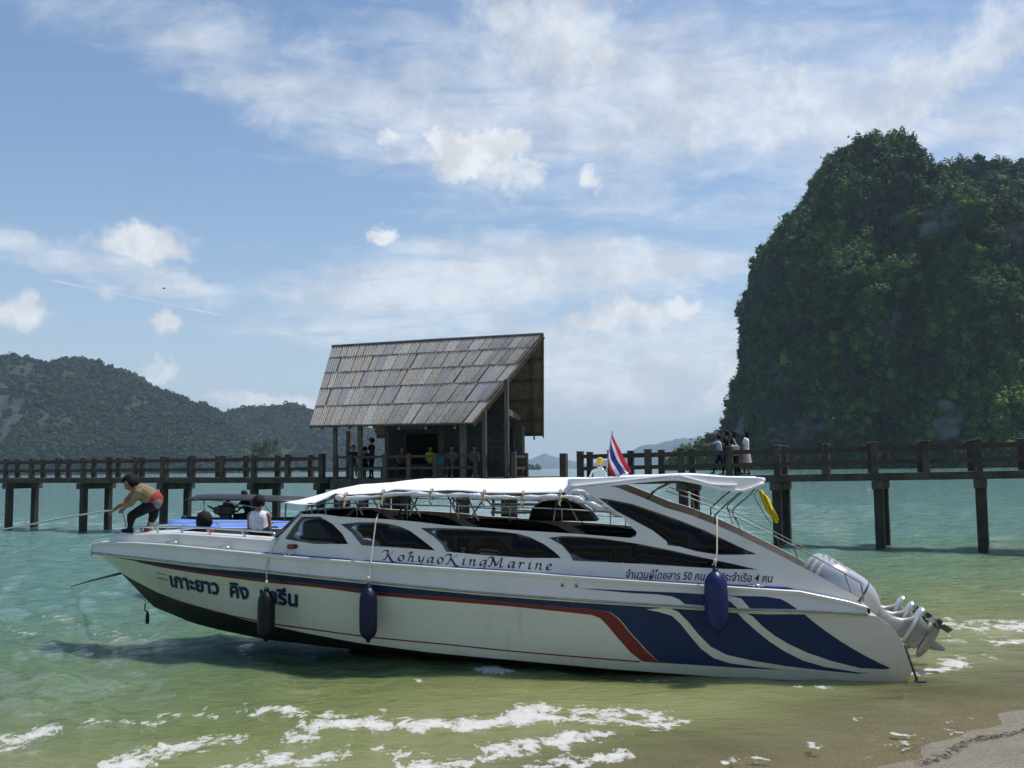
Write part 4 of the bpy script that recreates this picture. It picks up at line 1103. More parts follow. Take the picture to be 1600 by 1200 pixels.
def bl_hit(px, py, v):
    "boat coordinates of a direction on the plane y = v"
    d = ray(px, py); k = (v+BC@BP-EYEP@BP)/(d@BP); p = bl(EYEP+d*k); return (float(p[0]), float(p[2]))
M_darkpipe = mat('worn_pipe', (.17, .17, .165), .45, .5, var=.2, vscale=9.)
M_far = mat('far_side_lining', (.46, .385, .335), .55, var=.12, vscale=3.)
def glass_mat():
    m = bpy.data.materials.new('smoked_glass'); m.use_nodes = True; t = NT(m.node_tree)
    pos = t.new('ShaderNodeTexCoord').outputs['Object']; n = t.noise(pos, 1.6, 4., .6)
    b = t.new('ShaderNodeBump', {'Height': n, 'Strength': .15, 'Distance': .01})
    fr = t.new('ShaderNodeFresnel', {'IOR': 1.5, 'Normal': b.outputs[0]}).outputs[0]
    tr = t.new('ShaderNodeBsdfTransparent', {0: (.10, .105, .11, 1)}); gl = t.new('ShaderNodeBsdfGlossy', {0: (.85, .88, .9, 1), 1: .04, 'Normal': b.outputs[0]})
    df = t.new('ShaderNodeBsdfDiffuse', {0: (.008, .008, .009, 1)})
    m1 = t.new('ShaderNodeMixShader', {0: .55, 1: tr.outputs[0], 2: df.outputs[0]}); m2 = t.new('ShaderNodeMixShader', {0: t.m('MULTIPLY', fr, .4), 1: m1.outputs[0], 2: gl.outputs[0]})
    t.new('ShaderNodeOutputMaterial', {'Surface': m2.outputs[0]}); return m
M_glass = glass_mat()
build_cabin()

def build_bow():
    bt = [(171, 845), (171.5, 839), (182, 836.5), (200, 836), (220, 835.3), (275, 834.5), (330, 838), (375, 841), (415, 844), (450, 847)]
    top = hits(bt, vcab); bot = [(u, zg(u)) for u in np.linspace(top[-1][0], top[0][0], 8)]
    v, F = fill2d(top+bot, (), .15); m = MB(); slab(m, v, F, surf(vcab), .04); m2 = mirror(m); m.add(m2.v, m2.f)
    zt = lerpfn([(a, b) for a, b in top[1:]])
    # rounded deck edge and fore deck; a well for passengers amidships
    us = list(np.linspace(top[-1][0], 12.2, 26)); rings = []
    for u in us:
        b = vcab(u, zt(u)); inn = .0 if u > 11.05 else max(0., b-.30)
        rings.append([(u, b-.004, zt(u)-.01), (u, b-.03, zt(u)+.012), (u, (b+inn)*.5, zt(u)+.03), (u, inn, zt(u)+.03)])
    for s in (1, -1): m.loft([[(x, y*s, z) for x, y, z in r] for r in rings], False, False)
    e = rings[-1]; m.loft([[(12.21, y, z) for x, y, z in e]+[(12.21, -y, z) for x, y, z in reversed(e)], [(12.24, y, zg(12.2)) for x, y, z in e]+[(12.24, -y, zg(12.2)) for x, y, z in reversed(e)]], False, False)
    autosmooth(m.build('foredeck', M_white, boat, True).data, 28)
    m = MB(); rings = []
    for u in np.linspace(8.95, 11.05, 12):
        b = max(.05, vcab(u, zt(u))-.30); rings.append([(u, b, zt(u)+.03), (u, b, 1.22), (u, -b, 1.22), (u, -b, zt(u)+.03)])
    m.loft(rings, False, False); bb = max(.05, vcab(11.05, 1.7)-.3)
    m.add([(11.05, bb, 1.78), (11.05, -bb, 1.78), (11.05, -bb, 1.22), (11.05, bb, 1.22)], [(0, 1, 2, 3)])
    m.build('bow_well', M_inner, boat)
    m = MB(); 
    for u, w in ((9.5, .55), (10.4, .5)): m.bevbox((u, 0, 1.46), (.5, w*2, .16), .04)
    m.build('bow_cushion', mat('cushion_grey', (.25, .27, .30), .6, var=.1), boat)
    # low stainless bow rail on slanted stanchions, both sides
    for s in (1, -1):
        m = MB(); P = [hit(x, y, lambda u, z: max(.03, vcab(u, z)-.10)) for x, y in ((183, 831), (187, 828), (200, 825), (230, 823.5), (275, 823), (330, 825), (380, 828), (425, 831.5), (433, 836))]
        vv = lambda u: max(.03, vcab(u, zt(min(u, 12.2)))-.10)
        m.tube([(u, s*vv(u), z) for u, z in P], .016, 8)
        for x in (187, 208, 242, 280, 323, 377):
            (u, z) = hit(x, 824, lambda u, z: max(.03, vcab(u, z)-.1)); z = float(np.interp(-u, [-p[0] for p in P], [p[1] for p in P]))
            m.tube([(u, s*vv(u), z), (u-.09, s*vv(u-.09), zt(min(12.2, u-.09))+.01)], .013, 6)
        m.build('bow_rail', M_chrome, boat, True)
    m = MB(); m.tube([(11.75, .08, 1.80), (11.75, .08, 1.92)], .02); m.tube([(11.75, -.08, 1.80), (11.75, -.08, 1.92)], .02); m.tube([(11.75, -.16, 1.9), (11.75, .16, 1.9)], .022); m.bevbox((11.75, 0, 1.79), (.16, .28, .03), .01)
    m.build('mooring_bitt', M_chrome, boat, True)
    u, z = hit(456, 854, vcab); m = MB(); b = vcab(u, z)
    m.bevbox((u, b+.02, z), (.13, .05, .07), .015, 0, 0); m.bevbox((u-.06, b+.025, z+.005), (.07, .055, .06), .015, 0, 1)
    m.build('side_light', [M_redlens, M_black], boat)
    # horn cleats and through-hull fittings
    for x, y in ((265, 849), (347, 856), (447, 866), (1182, 917)):
        u, z = hit(x, y, beamfn); m = MB(); m.tube([(u-.1, beam(u)-.05, zg(u)+.05), (u+.1, beam(u)-.05, zg(u)+.05)], .014); 
        for k in (-.035, .035): m.tube([(u+k, beam(u)-.05, zg(u)), (u+k, beam(u)-.05, zg(u)+.05)], .012)
        m.build('cleat', M_chrome, boat, True)
    for x, y in ((879, 914), (901, 915)):
        u, z = hit(x, y, lambda u, z: vpanel(u, z)+.02); m = MB(); b = vpanel(u, z)+.02; m.tube([(u, b-.01, z), (u, b+.012, z)], .026, 12); m.tube([(u, b-.01, z), (u, b+.014, z)], .014, 10, 1); m.build('drain_fitting', [M_chrome, M_black], boat, True)
    m = MB(); m.tube([(11.66, 0, .68), (11.72, 0, .64), (11.74, 0, .72)], .012); m.build('bow_eye', M_chrome, boat, True)
beamfn = lambda u, z: beam(u)
build_bow()

# ------------------------------------------------------------------ canopy
def build_canopy():
    V0 = 1.22
    edge = [(443, 785.5), (470, 788), (487, 788.5), (503, 782), (524, 771.5), (538, 773.5), (570, 772), (599, 770), (617, 764), (641, 765.5), (673, 767), (700, 766), (725, 767), (754, 769.5), (800, 770), (850, 770), (878, 769.5), (893, 766)]
    ridge = [(446, 783), (487, 779), (524, 768), (535, 763.5), (573, 756), (616, 753.5), (640, 750), (663, 747), (700, 747.5), (760, 748), (830, 747), (893, 746)]
    E = [bl_hit(x, y, V0) for x, y in edge]; Rg = [bl_hit(x, y, 0.) for x, y in ridge]
    fe = lerpfn(E); fr = lerpfn(Rg)
    us = np.linspace(E[-1][0], E[0][0], 70); rings = []
    for i, u in enumerate(us):
        row = []
        for y in np.linspace(1, -1, 27):
            z = fe(u)+(max(fr(u), fe(u)+.01)-fe(u))*(1-abs(y)**2.2)
            z += .012*math.sin(u*5.3+y*2)*(abs(y)*.5+.2)*(1-abs(y)**6) + .010*n3((u*1.3, y*2, 0), 1., 3, 2.)
            row.append((u, y*V0, z))
        rings.append(row)
    m = MB(); m.loft(rings, False, False)
    o = m.build('canopy', [M_canvas], boat, True); md = o.modifiers.new('thick', 'SOLIDIFY'); md.thickness = .006; md.offset = -1
    # slack inner lining sagging under the front half
    m = MB(); rr = []
    for x in np.linspace(545, 645, 14):
        u, z = bl_hit(x, 775, .95); sag = math.sin((x-545)/100*math.pi)
        rr.append([(u, y, fe(u)-.03-.075*sag*(1-((y-.75)/.5)**2)) for y in np.linspace(1.2, .3, 9)])
    m.loft(rr, False, False); m.build('canopy_lining', M_tarp_in, boat, True)
    # rolled side curtain lashed along both edges
    for s in (1, -1):
        m = MB(); L = [(525, 777), (545, 779), (580, 777), (620, 772), (650, 772), (676, 773.5), (700, 774), (730, 774), (754, 776.5), (790, 777), (820, 778), (850, 777), (880, 776)]
        if s > 0: L += [(893, 777), (905, 781), (920, 786), (938, 793), (955, 799), (975, 802), (996, 803)]
        P = [bl_hit(x, y, 1.25) for x, y in catmull(L, 3)]
        rad = [.034+.011*math.sin(i*1.7)+.009*math.sin(i*.63) for i in range(len(P))]
        if s > 0: rad = [r if i < len(P)-19 else .045+.014*math.sin(i*1.1) for i, r in enumerate(rad)]
        m.tube([(p[0], s*(1.25+.012*math.sin(i*2.1)), p[1]) for i, p in enumerate(P)], rad, 12)
        if s > 0:
            Q = [bl_hit(x, y, 1.22) for x, y in ((884, 772), (900, 768), (914, 770), (922, 777), (934, 785), (946, 784), (955, 780))]
            m.tube([(p[0], 1.22, p[1]) for p in Q], [.025, .04, .045, .04, .03, .025, .012], 10)
        m.build('side_curtain_roll', M_roll, boat, True)
    for x, y in ((541, 777), (599, 773), (675, 771), (757, 773), (818, 775), (876, 773)):
        u, z = bl_hit(x, y, 1.25); m = MB(); m.tube([(u, 1.25+.072*math.cos(a), z-.005+.078*math.sin(a)) for a in np.linspace(0, 2*math.pi, 13)], .016, 6)
        m.tube([(u, 1.30, z-.05), (u+.02, 1.31, z-.13), (u-.01, 1.30, z-.16)], [.016, .02, .01], 6)
        m.build('canopy_tie', M_tie, boat, True)
    # rear awning in two slopes about a cross pole
    er = [(892, 764), (930, 760), (965, 755), (1000, 751), (1035, 748), (1060, 747.5), (1080, 751), (1110, 758), (1130, 763), (1160, 766), (1178, 760), (1196, 752)]
    rr_ = [(892, 748), (930, 747.5), (965, 745.5), (1000, 743.5), (1035, 742), (1060, 741), (1100, 743), (1140, 745.5), (1170, 746.5), (1196, 747.5)]
    E2 = [bl_hit(x, y, 1.2) for x, y in er]; R2 = [bl_hit(x, y, 1.16) for x, y in rr_]; fe2 = lerpfn(E2); fr2 = lerpfn(R2)
    us = np.linspace(E2[-1][0], E2[0][0]+.05, 44); rings = []
    for u in us:
        row = []
        for y in (1, .97, .8, .6, .4, .2, 0, -.2, -.4, -.6, -.8, -.97, -1):
            a = fe2(u); b = max(fr2(u), a+.01); z = a+(b-a)*(1-max(0, (abs(y)-.97)/.03))
            z += .018*math.sin(u*6+y*3)*abs(y)*(1-abs(y)**8)
            row.append((u, y*1.2, z))
        rings.append(row)
    m = MB(); m.loft(rings, False, False); o = m.build('rear_awning', [M_canvas], boat, True); autosmooth(o.data, 25); md = o.modifiers.new('thick', 'SOLIDIFY'); md.thickness = .006; md.offset = -1
    m = MB()
    for s in (1, -1): m = MB(); m.tube([(u, s*1.205, fe2(u)-.012) for u in np.linspace(E2[-1][0]+.02, E2[0][0], 30)], .022, 6); m.build('awning_hem', M_canvas, boat, True)
    for s in (1, -1):
        for A_ in (((893, 760), (960, 753), (1020, 746), (1060, 743)), ((1062, 743), (1090, 751), (1115, 757), (1150, 758)), ((1010, 752), (1040, 749), (1060, 743))):
            m = MB(); m.tube([(bl_hit(x, y, 1.02)[0], s*1.205, bl_hit(x, y, 1.2)[1]) for x, y in catmull(A_, 5)], .017, 6); m.build('awning_seam', M_canvas, boat, True)
    # tube frame under the canvas
    m = MB(); B = lambda x, y, v: (*[bl_hit(x, y, v)[0]], v, bl_hit(x, y, v)[1])
    for x in (487, 540, 610, 680, 757, 830, 886):
        u, z = bl_hit(x, 775, 1.1); m.tube([(u, y*V0*.98, fe(u)+(fr(u)-fe(u))*(1-abs(y)**2.2)-.03) for y in np.linspace(1, -1, 15)], .015, 6)
    for s in (1, -1):
        m.tube([(u, s*1.17, fe(u)-.03) for u in np.linspace(E[-1][0], E[2][0], 40)], .016, 6)
        for xa, ya, xb, yb in ((447, 787, 444, 812), (487, 789, 489, 804), (505, 783, 512, 804), (553, 779, 571, 804), (640, 776, 662, 806), (653, 776, 645, 805), (700, 776, 722, 808), (730, 776, 752, 812), (757, 778, 740, 808), (886, 779, 905, 813), (870, 779, 868, 812)):
            a = bl_hit(xa, ya, 1.15); b = bl_hit(xb, yb, 1.18); bb = max(.3, vcab(b[0], b[1])-.02); m.tube([(a[0], s*1.15, a[1]), (b[0], s*bb, b[1])], .013, 6)
    m.build('canopy_frame', M_darkpipe, boat, True)
    # grab rails along the cabin tops
    for s in (1, -1):
        m = MB()
        for L in (((480, 797), (560, 797), (640, 799), (720, 801), (800, 802.5), (880, 806), (955, 811)), ((520, 804), (640, 808), (760, 815), (880, 824), (960, 829))):
            if L[0][1] < 800 or s < 0:
                P = [bl_hit(x, y, 1.2) for x, y in L]; P = [(u, s*max(.3, vcab(u, z)-.04), z+(.1 if L[0][1] < 800 else .06)) for u, z in P]
                m.tube(P, .011, 6)
                for p in P[::1]: m.tube([p, (p[0], p[1], p[2]-.2)], .009, 6)
        m.build('roof_rail', M_darkpipe, boat, True)
    # long rails running down the swept stern wings
    for s in (1, -1):
        m = MB(); P = [hit(x, y-26, vcab) for x, y in ((1040, 793), (1080, 805), (1120, 821), (1150, 834), (1185, 851), (1240, 879), (1280, 900), (1320, 922), (1346, 938))]
        P = [(u, s*(vcab(u, z)-.02), z) for u, z in P]; m.tube(P, .009, 6)
        for i in (1, 3, 5, 7): p = P[i]; m.tube([p, (p[0]-.07, p[1], p[2]-.25)], .008, 6)
        m.tube([P[-1], (P[-1][0]-.02, P[-1][1], P[-1][2]-.22)], .012, 6)
        m.build('wing_rail', M_darkpipe, boat, True)
    for s in (1, -1):
        m = MB(); a = bl_hit(1117, 805, 1.2); m.tube([(a[0], s*1.22, a[1]-.12), (a[0], s*1.22, a[1])]+[(bl_hit(x, y, 1.15)[0], s*1.15, bl_hit(x, y, 1.15)[1]) for x, y in ((1140, 783), (1158, 769), (1175, 762), (1190, 758))], .014, 6)
        m.tube([(bl_hit(x, y, .9)[0], s*.9, bl_hit(x, y, .9)[1]) for x, y in ((1150, 813), (1144, 800), (1148, 793), (1172, 773), (1180, 763))], .012, 6)
        a = bl_hit(1060, 749, 1.1); b = bl_hit(1020, 768, 1.1); c = bl_hit(1015, 775, 1.1); m.tube([(a[0], s*1.1, a[1]), (b[0], s*1.1, b[1]), (c[0]+.1, s*1.1, c[1]-.1)], .013, 6)
        m.build('awning_strut', M_darkpipe, boat, True)
    # arch with the amber beacon on the roof
    m = MB(); P = [bl_hit(x, y, -.2) for x, y in ((921, 749), (923, 742), (925, 736), (929, 733.5), (937, 732.5), (942, 733.5), (946, 737), (948, 748))]; m.tube([(u, -.2, z) for u, z in P], .018, 8)
    o = m.build('light_arch', M_chrome, boat, True)
    u, z = bl_hit(937.5, 731, -.2); m = MB(); m.lathe([(.05, 0), (.05, .02), (.04, .025), (.04, .05)], (u, -.2, z), 14, 1); m.lathe([(.045, .05), (.048, .07), (.048, .13), (.04, .155), (.015, .165)], (u, -.2, z), 16, 0); m.build('beacon', [M_amber, M_chrome], o, True)
build_canopy()

# ------------------------------------------------------------------ outboard motors
def build_motors():
    root0 = None
    tilt = R(33)                                                # shaft runs aft and down at this slope
    d = np.array([-math.cos(tilt), 0, -math.sin(tilt)]); n = np.array([-math.sin(tilt), 0, math.cos(tilt)])   # along shaft, and its raised (after) side
    S = np.array([0, 1., 0])
    def sec(m, rows, e=2.6, k=18, mi=0):
        rings = []
        for s, lo, hi, w in rows:
            c = (lo+hi)/2; h = (hi-lo)/2; r = []
            for j in range(k):
                a = 2*math.pi*j/k; ca, sa = math.cos(a), math.sin(a)
                r.append(d*s+n*(c+h*math.copysign(abs(sa)**(2/e), sa))+S*(w*math.copysign(abs(ca)**(2/e), ca)))
            rings.append(r)
        m.loft(rings, True, True, mi)
    cw = MB(); sec(cw, [(0, -.12, .10, .10), (.02, -.19, .17, .17), (.07, -.25, .23, .235), (.16, -.30, .27, .28), (.32, -.32, .285, .29), (.52, -.31, .285, .28), (.62, -.285, .275, .255)])
    band = MB(); sec(band, [(.618, -.272, .272, .247), (.625, -.276, .276, .25), (.64, -.276, .276, .25), (.648, -.27, .27, .245)])
    lower = MB(); sec(lower, [(.645, -.268, .268, .243), (.75, -.25, .235, .21), (.86, -.21, .16, .16), (.95, -.18, .08, .12)])
    mid = MB(); sec(mid, [(.93, -.17, .085, .115), (1.03, -.19, .045, .10), (1.15, -.19, .04, .09), (1.27, -.19, .08, .08), (1.36, -.16, .16, .052), (1.42, -.165, .235, .05)], 2.2)
    plate = MB(); sec(plate, [(1.395, -.20, .33, .12), (1.405, -.21, .355, .155), (1.425, -.21, .365, .155), (1.435, -.20, .345, .12)], 3.)
    leg = MB(); sec(leg, [(1.43, -.20, .24, .07), (1.54, -.20, .21, .065), (1.62, -.19, .17, .07)], 2.)
    # torpedo lies along the water line of travel, i.e. across the shaft
    torp = MB(); rings = []
    for x, r in ((-.26, .012), (-.22, .045), (-.12, .072), (.05, .08), (.16, .075), (.22, .066)):
        rings.append([d*(1.70+r*math.sin(a))+n*x+S*(r*math.cos(a)) for a in np.linspace(0, 2*math.pi, 14, endpoint=False)])
    torp.loft(rings); sec(torp, [(1.74, -.10, .06, .03), (1.84, -.06, .05, .02), (1.95, .0, .05, .008)], 2., 12)
    prop = MB(); prop.tube([d*1.70+n*.22, d*1.70+n*.34], [.055, .04], 14)
    for q in range(3):
        a0 = q*2*math.pi/3; rings = []
        for r in (.05, .10, .15, .185):
            wd = .07*math.sin(math.pi*min(1, r/.2)*.55+.5); ax = d*math.cos(a0)+S*math.sin(a0); tg = -d*math.sin(a0)+S*math.cos(a0)
            c = d*1.70+n*.28+ax*r; rings.append([c-tg*wd-n*.04, c+tg*wd+n*.04])
        prop.loft(rings, False, False)
    brk = MB()
    for y in (-.13, .13): brk.bevbox((0, 0, 0), (.01, .01, .01), .001); sec(brk, [(.80, -.36, -.20, .0), ], 2.) if False else None
    for y in (-.14, .14):
        P = [d*.72-n*.25+S*y, d*.9-n*.32+S*y, d*1.0-n*.46+S*y, d*1.02-n*.66+S*y]
        brk.tube(P, [.05, .055, .05, .045], 8)
    brk.tube([d*.8-n*.27-S*.16, d*.8-n*.27+S*.16], .045, 10); brk.tube([d*1.02-n*.6, d*1.12-n*.17], [.03, .022], 8)
    anode = MB(); anode.bevbox(tuple(d*1.42+n*.30+S*.0-d*.05), (.1, .03, .07), .008)
    port = MB(); 
    for k in (0, 1, 2): port.bevbox(tuple(d*(1.50+.02*k)+n*(.0-.045*k)+S*.048), (.028, .012, .02), .003)
    base = None
    mods = [('cowling', cw, M_engine), ('cowl_band', band, M_engdark), ('lower_cowl', lower, M_engine), ('midsection', mid, M_engleg), ('cavitation_plate', plate, M_engine), ('gearcase', leg, M_engleg), ('torpedo', torp, M_engleg), ('propeller', prop, M_engdark), ('bracket', brk, M_engdark), ('intake', port, M_engdark)]
    meshes = [(nm, autosmooth(mb.mesh(nm, mt), 40)) for nm, mb, mt in mods]
    for v in (.62, 0., -.62):
        e = bpy.data.objects.new('outboard_motor', None); COL.objects.link(e); e.parent = boat; e.empty_display_size = .1
        u, z = bl_hit(1276, 882, .62); e.location = (u, v, z-.10)
        for nm, me in meshes: obj(nm, me, e)
        # small dark print on the cowling top
        m = MB(); rg = random.Random(5)
        for i, (s0, s1) in enumerate(((.10, .16), (.175, .22), (.235, .275), (.29, .34))):
            for w in (-.06, -.02, .025):
                if rg.random() < .85:
                    c = d*((s0+s1)/2)+n*(.255 if s0 < .15 else .277)+S*(w+.12); m.add([tuple(c+d*a+S*b+n*(.004+.10*(-a))) for a, b in ((-.022, -.012), (.018, -.016), (.022, .010), (-.016, .014))], [(0, 1, 2, 3)])
        m.add([tuple(d*.30+n*.281+S*.2+d*a+S*b) for a, b in ((-.01, -.004), (.26, -.004), (.26, .004), (-.01, .004))], [(0, 1, 2, 3)])
        m.add([tuple(d*.30+n*.283+S*-.02+d*a+S*b) for a, b in ((-.01, -.004), (.26, -.004), (.26, .004), (-.01, .004))], [(0, 1, 2, 3)])
        obj('cowl_print', m.mesh('cowl_print', M_engdark), e)
    # trim plate post hanging at the stern corner
    m = MB(); P = [bl_hit(x, y, 1.45) for x, y in ((1414, 1008), (1421, 1030), (1429, 1052), (1433, 1064))]; m.tube([(u, 1.45, z) for u, z in P], .016, 8); q = P[-1]; m.bevbox((q[0]-.04, 1.45, q[1]-.005), (.14, .09, .03), .01)
    m.build('boarding_step', M_ropedk, boat, True)
    m = MB(); a = bl_hit(1325, 922, 1.5); b = bl_hit(1355, 948, 1.5); m.add([], []) 
    m.loft([[(a[0], y, a[1]-.02) for y in (1.45, 1.0)], [(b[0], y, b[1]-.03) for y in (1.45, 1.0)]], False, False)
    m.loft([[(1.0, y, 1.02) for y in (1.42, .7, 0, -.7, -1.42)], [(.55, y, .93) for y in (1.42, .7, 0, -.7, -1.42)], [(.5, y, .35) for y in (1.42, .7, 0, -.7, -1.42)]], False, False)
    m.build('stern_platform', M_white, boat, True)
build_motors()

# ------------------------------------------------------------------ lettering on the hull and cabin
def text_mesh(body, bold=0.):
    cu = bpy.data.curves.new('lettering', 'FONT'); cu.body = body; cu.size = 1.; cu.offset = bold; cu.resolution_u = 3
    o = bpy.data.objects.new('lettering_tmp', cu); COL.objects.link(o)
    dg = bpy.context.evaluated_depsgraph_get(); dg.update(); me = bpy.data.meshes.new_from_object(o.evaluated_get(dg))
    v = [tuple(q.co) for q in me.vertices]; f = [tuple(p.vertices) for p in me.polygons]
    bpy.data.objects.remove(o); bpy.data.curves.remove(cu); bpy.data.meshes.remove(me)
    return np.array(v), f
def lay(name, v, f, p0, p1, hgt, fn, material, off=.006, shear=0., href=None, length=True):
    "lay flat lettering along a baseline on the boat's skin; p0, p1 boat (x, z) of its ends"
    p0, p1 = np.array(p0), np.array(p1); L = np.linalg.norm(p1-p0); e = (p1-p0)/L; e2 = np.array([-e[1], e[0]])
    if e2[1] < 0: e2 = -e2
    w = v[:, 0].max()-v[:, 0].min(); sx = L/w; sy = hgt/(href or (v[:, 1].max()-v[:, 1].min()))
    g = surf(fn, off)
    V = []
    for x, y, z in v:
        q = p0+e*((x-v[:, 0].min())*sx)+e2*(y*sy)+e*(y*sy*shear); V.append(g(q[0], q[1]))
    m = MB(); m.add(V, [tuple(reversed(k)) for k in f]); return m.build(name, material, boat)

# broad-nib italic letters, each a few pen strokes in a unit x-height of 1
def arc(cx, cy, rx, ry, a0, a1, n=9): return [(cx+rx*math.cos(R(a0+(a1-a0)*i/n)), cy+ry*math.sin(R(a0+(a1-a0)*i/n))) for i in range(n+1)]
def sp(*p): return catmull(p, 5)
GL = {
    'K': (1.75, [sp((-.25, 1.25), (-.1, 1.55), (.35, 1.62), (.62, 1.5)), sp((.62, 1.55), (.5, .9), (.28, .15), (.1, .0), (-.08, .08)), sp((1.55, 1.6), (1.2, 1.35), (.75, .92), (.5, .78)), sp((.62, .85), (.95, .4), (1.25, -.05), (1.65, -.32), (2.0, -.18))]),
    'o': (.92, [sp((.5, .98), (.2, .85), (.04, .42), (.18, .06), (.44, .02)), sp((.44, .02), (.74, .18), (.86, .58), (.74, .92), (.5, .98))]),
    'h': (1.02, [sp((.05, 1.25), (.2, 1.55), (.48, 1.62), (.72, 1.5)), [(.5, 1.58), (.32, .8), (.12, 0)], sp((.22, .5), (.45, .86), (.68, .97), (.82, .82), (.74, .4), (.7, .1), (.82, .0), (.95, .12))]),
    'y': (1.0, [sp((.02, .82), (.14, .97), (.26, .9), (.26, .5), (.32, .12), (.5, .06), (.75, .4)), sp((.98, .97), (.85, .4), (.62, -.3), (.3, -.58), (-.05, -.5), (-.15, -.38))]),
    'a': (1.02, [sp((.85, .9), (.55, .98), (.2, .75), (.05, .3), (.2, .02), (.45, .2), (.8, .75)), sp((.92, .97), (.78, .4), (.72, .1), (.84, .0), (1.0, .14))]),
    'i': (.55, [sp((.05, .8), (.22, .94), (.34, .95)), sp((.36, .97), (.24, .4), (.2, .1), (.32, .0), (.5, .14)), [(.42, 1.30), (.52, 1.42)]]),
    'n': (1.12, [sp((.0, .8), (.14, .96), (.28, .95)), [(.3, .97), (.2, .45), (.08, 0)], sp((.2, .5), (.45, .86), (.72, .97), (.86, .82), (.78, .4), (.74, .1), (.86, .0), (1.04, .14))]),
    'g': (1.0, [sp((.85, .92), (.55, .98), (.2, .78), (.06, .35), (.2, .06), (.48, .2), (.8, .72)), sp((.94, .97), (.8, .3), (.66, -.3), (.36, -.58), (.0, -.52), (-.14, -.36))]),
    'M': (2.15, [sp((-.35, 1.2), (-.22, 1.5), (.1, 1.6), (.34, 1.42), (.3, .8), (.14, .2), (-.05, .02), (-.22, .1)), sp((.34, 1.55), (.6, .9), (.86, .1)), sp((.86, .1), (1.25, .9), (1.72, 1.6)), sp((1.72, 1.6), (1.6, .8), (1.5, .2), (1.62, .0), (1.85, .08), (2.0, .2))]),
    'r': (.82, [sp((.0, .8), (.14, .96), (.28, .95)), [(.3, .97), (.2, .45), (.08, 0)], sp((.2, .5), (.42, .86), (.62, .98), (.78, .88))]),
    'e': (.88, [sp((.12, .45), (.42, .5), (.68, .68), (.62, .94), (.42, .97), (.14, .72), (.06, .32), (.2, .04), (.48, .02), (.78, .22))]),
}
def pen(word, nib=.15, ang=42, gap=.5):
    n = np.array([math.cos(R(ang)), math.sin(R(ang))])*nib; m2 = np.array([-n[1], n[0]])*.22
    V = []; F = []; x = 0.; lay_ = 0
    for ch in word:
        adv, strokes = GL[ch]
        for st in strokes:
            for w in (n, m2):
                z = lay_*.0004; lay_ = (lay_+1) % 7; b = len(V)
                for p in st: q = np.array([p[0]+x, p[1]]); V += [(*(q-w), z), (*(q+w), z)]
                F += [(b+2*i, b+2*i+1, b+2*i+3, b+2*i+2) for i in range(len(st)-1)]
        x += adv+gap
    return np.array(V), F
def lettering():
    fn = vcab
    v, f = pen('KohyaoKingMarine')
    a, b = hit(596, 874.5, fn), hit(863, 891, fn)
    lay('name_lettering', v, f, a, b, .082, fn, M_navy, .006, .0, 1.)
    # Thai name on the bow, with a paler outline set off below it
    v, f = text_mesh('เกาะยาว  คิง  มารีน', .03)
    a, b = hit(268, 915, vside), hit(466, 947, vside)
    lay('bow_name_shadow', v, f, (a[0]+.012, a[1]-.016), (b[0]+.012, b[1]-.016), .29, vside, mat('letter_shadow', (.13, .17, .26), .4, var=.1), .005, 0, .95)
    lay('bow_name_lettering', v, f, a, b, .29, vside, M_navy, .0085, 0, .95)
    v, f = text_mesh('จำนวนผู้โดยสาร 50 คน คนประจำเรือ 4 คน', .012)
    a, b = hit(977, 903, fn), hit(1206, 910, fn)
    lay('capacity_lettering', v, f, a, b, .17, fn, M_navy, .006, .18, 1.15)
    # two short lines of small worn print ahead of the Thai name
    rg = random.Random(4)
    for (x0, y0, x1, y1) in ((245, 896.5, 261, 899.5), (246, 904, 264, 907.5)):
        a, b = np.array(hit(x0, y0, vside)), np.array(hit(x1, y1, vside)); m = MB(); g = surf(vside, .005); k = 0.
        while k < .95:
            w = rg.uniform(.03, .06); h = rg.uniform(.018, .032)
            for dz in ((0, h) if rg.random() < .5 else (h*.5,)):
                p = a+(b-a)*k; q = a+(b-a)*(k+w); m.add([g(p[0], p[1]+dz), g(q[0], q[1]+dz), g(q[0], q[1]+dz+.008), g(p[0], p[1]+dz+.008)], [(0, 1, 2, 3)])
            m.add([g(p[0], p[1]), g(p[0]-.008, p[1]), g(p[0]-.008, p[1]+h), g(p[0], p[1]+h)], [(0, 1, 2, 3)]); k += w+.03
        m.build('registration_print', mat('faded_print', (.22, .27, .36), .5), boat)
lettering()

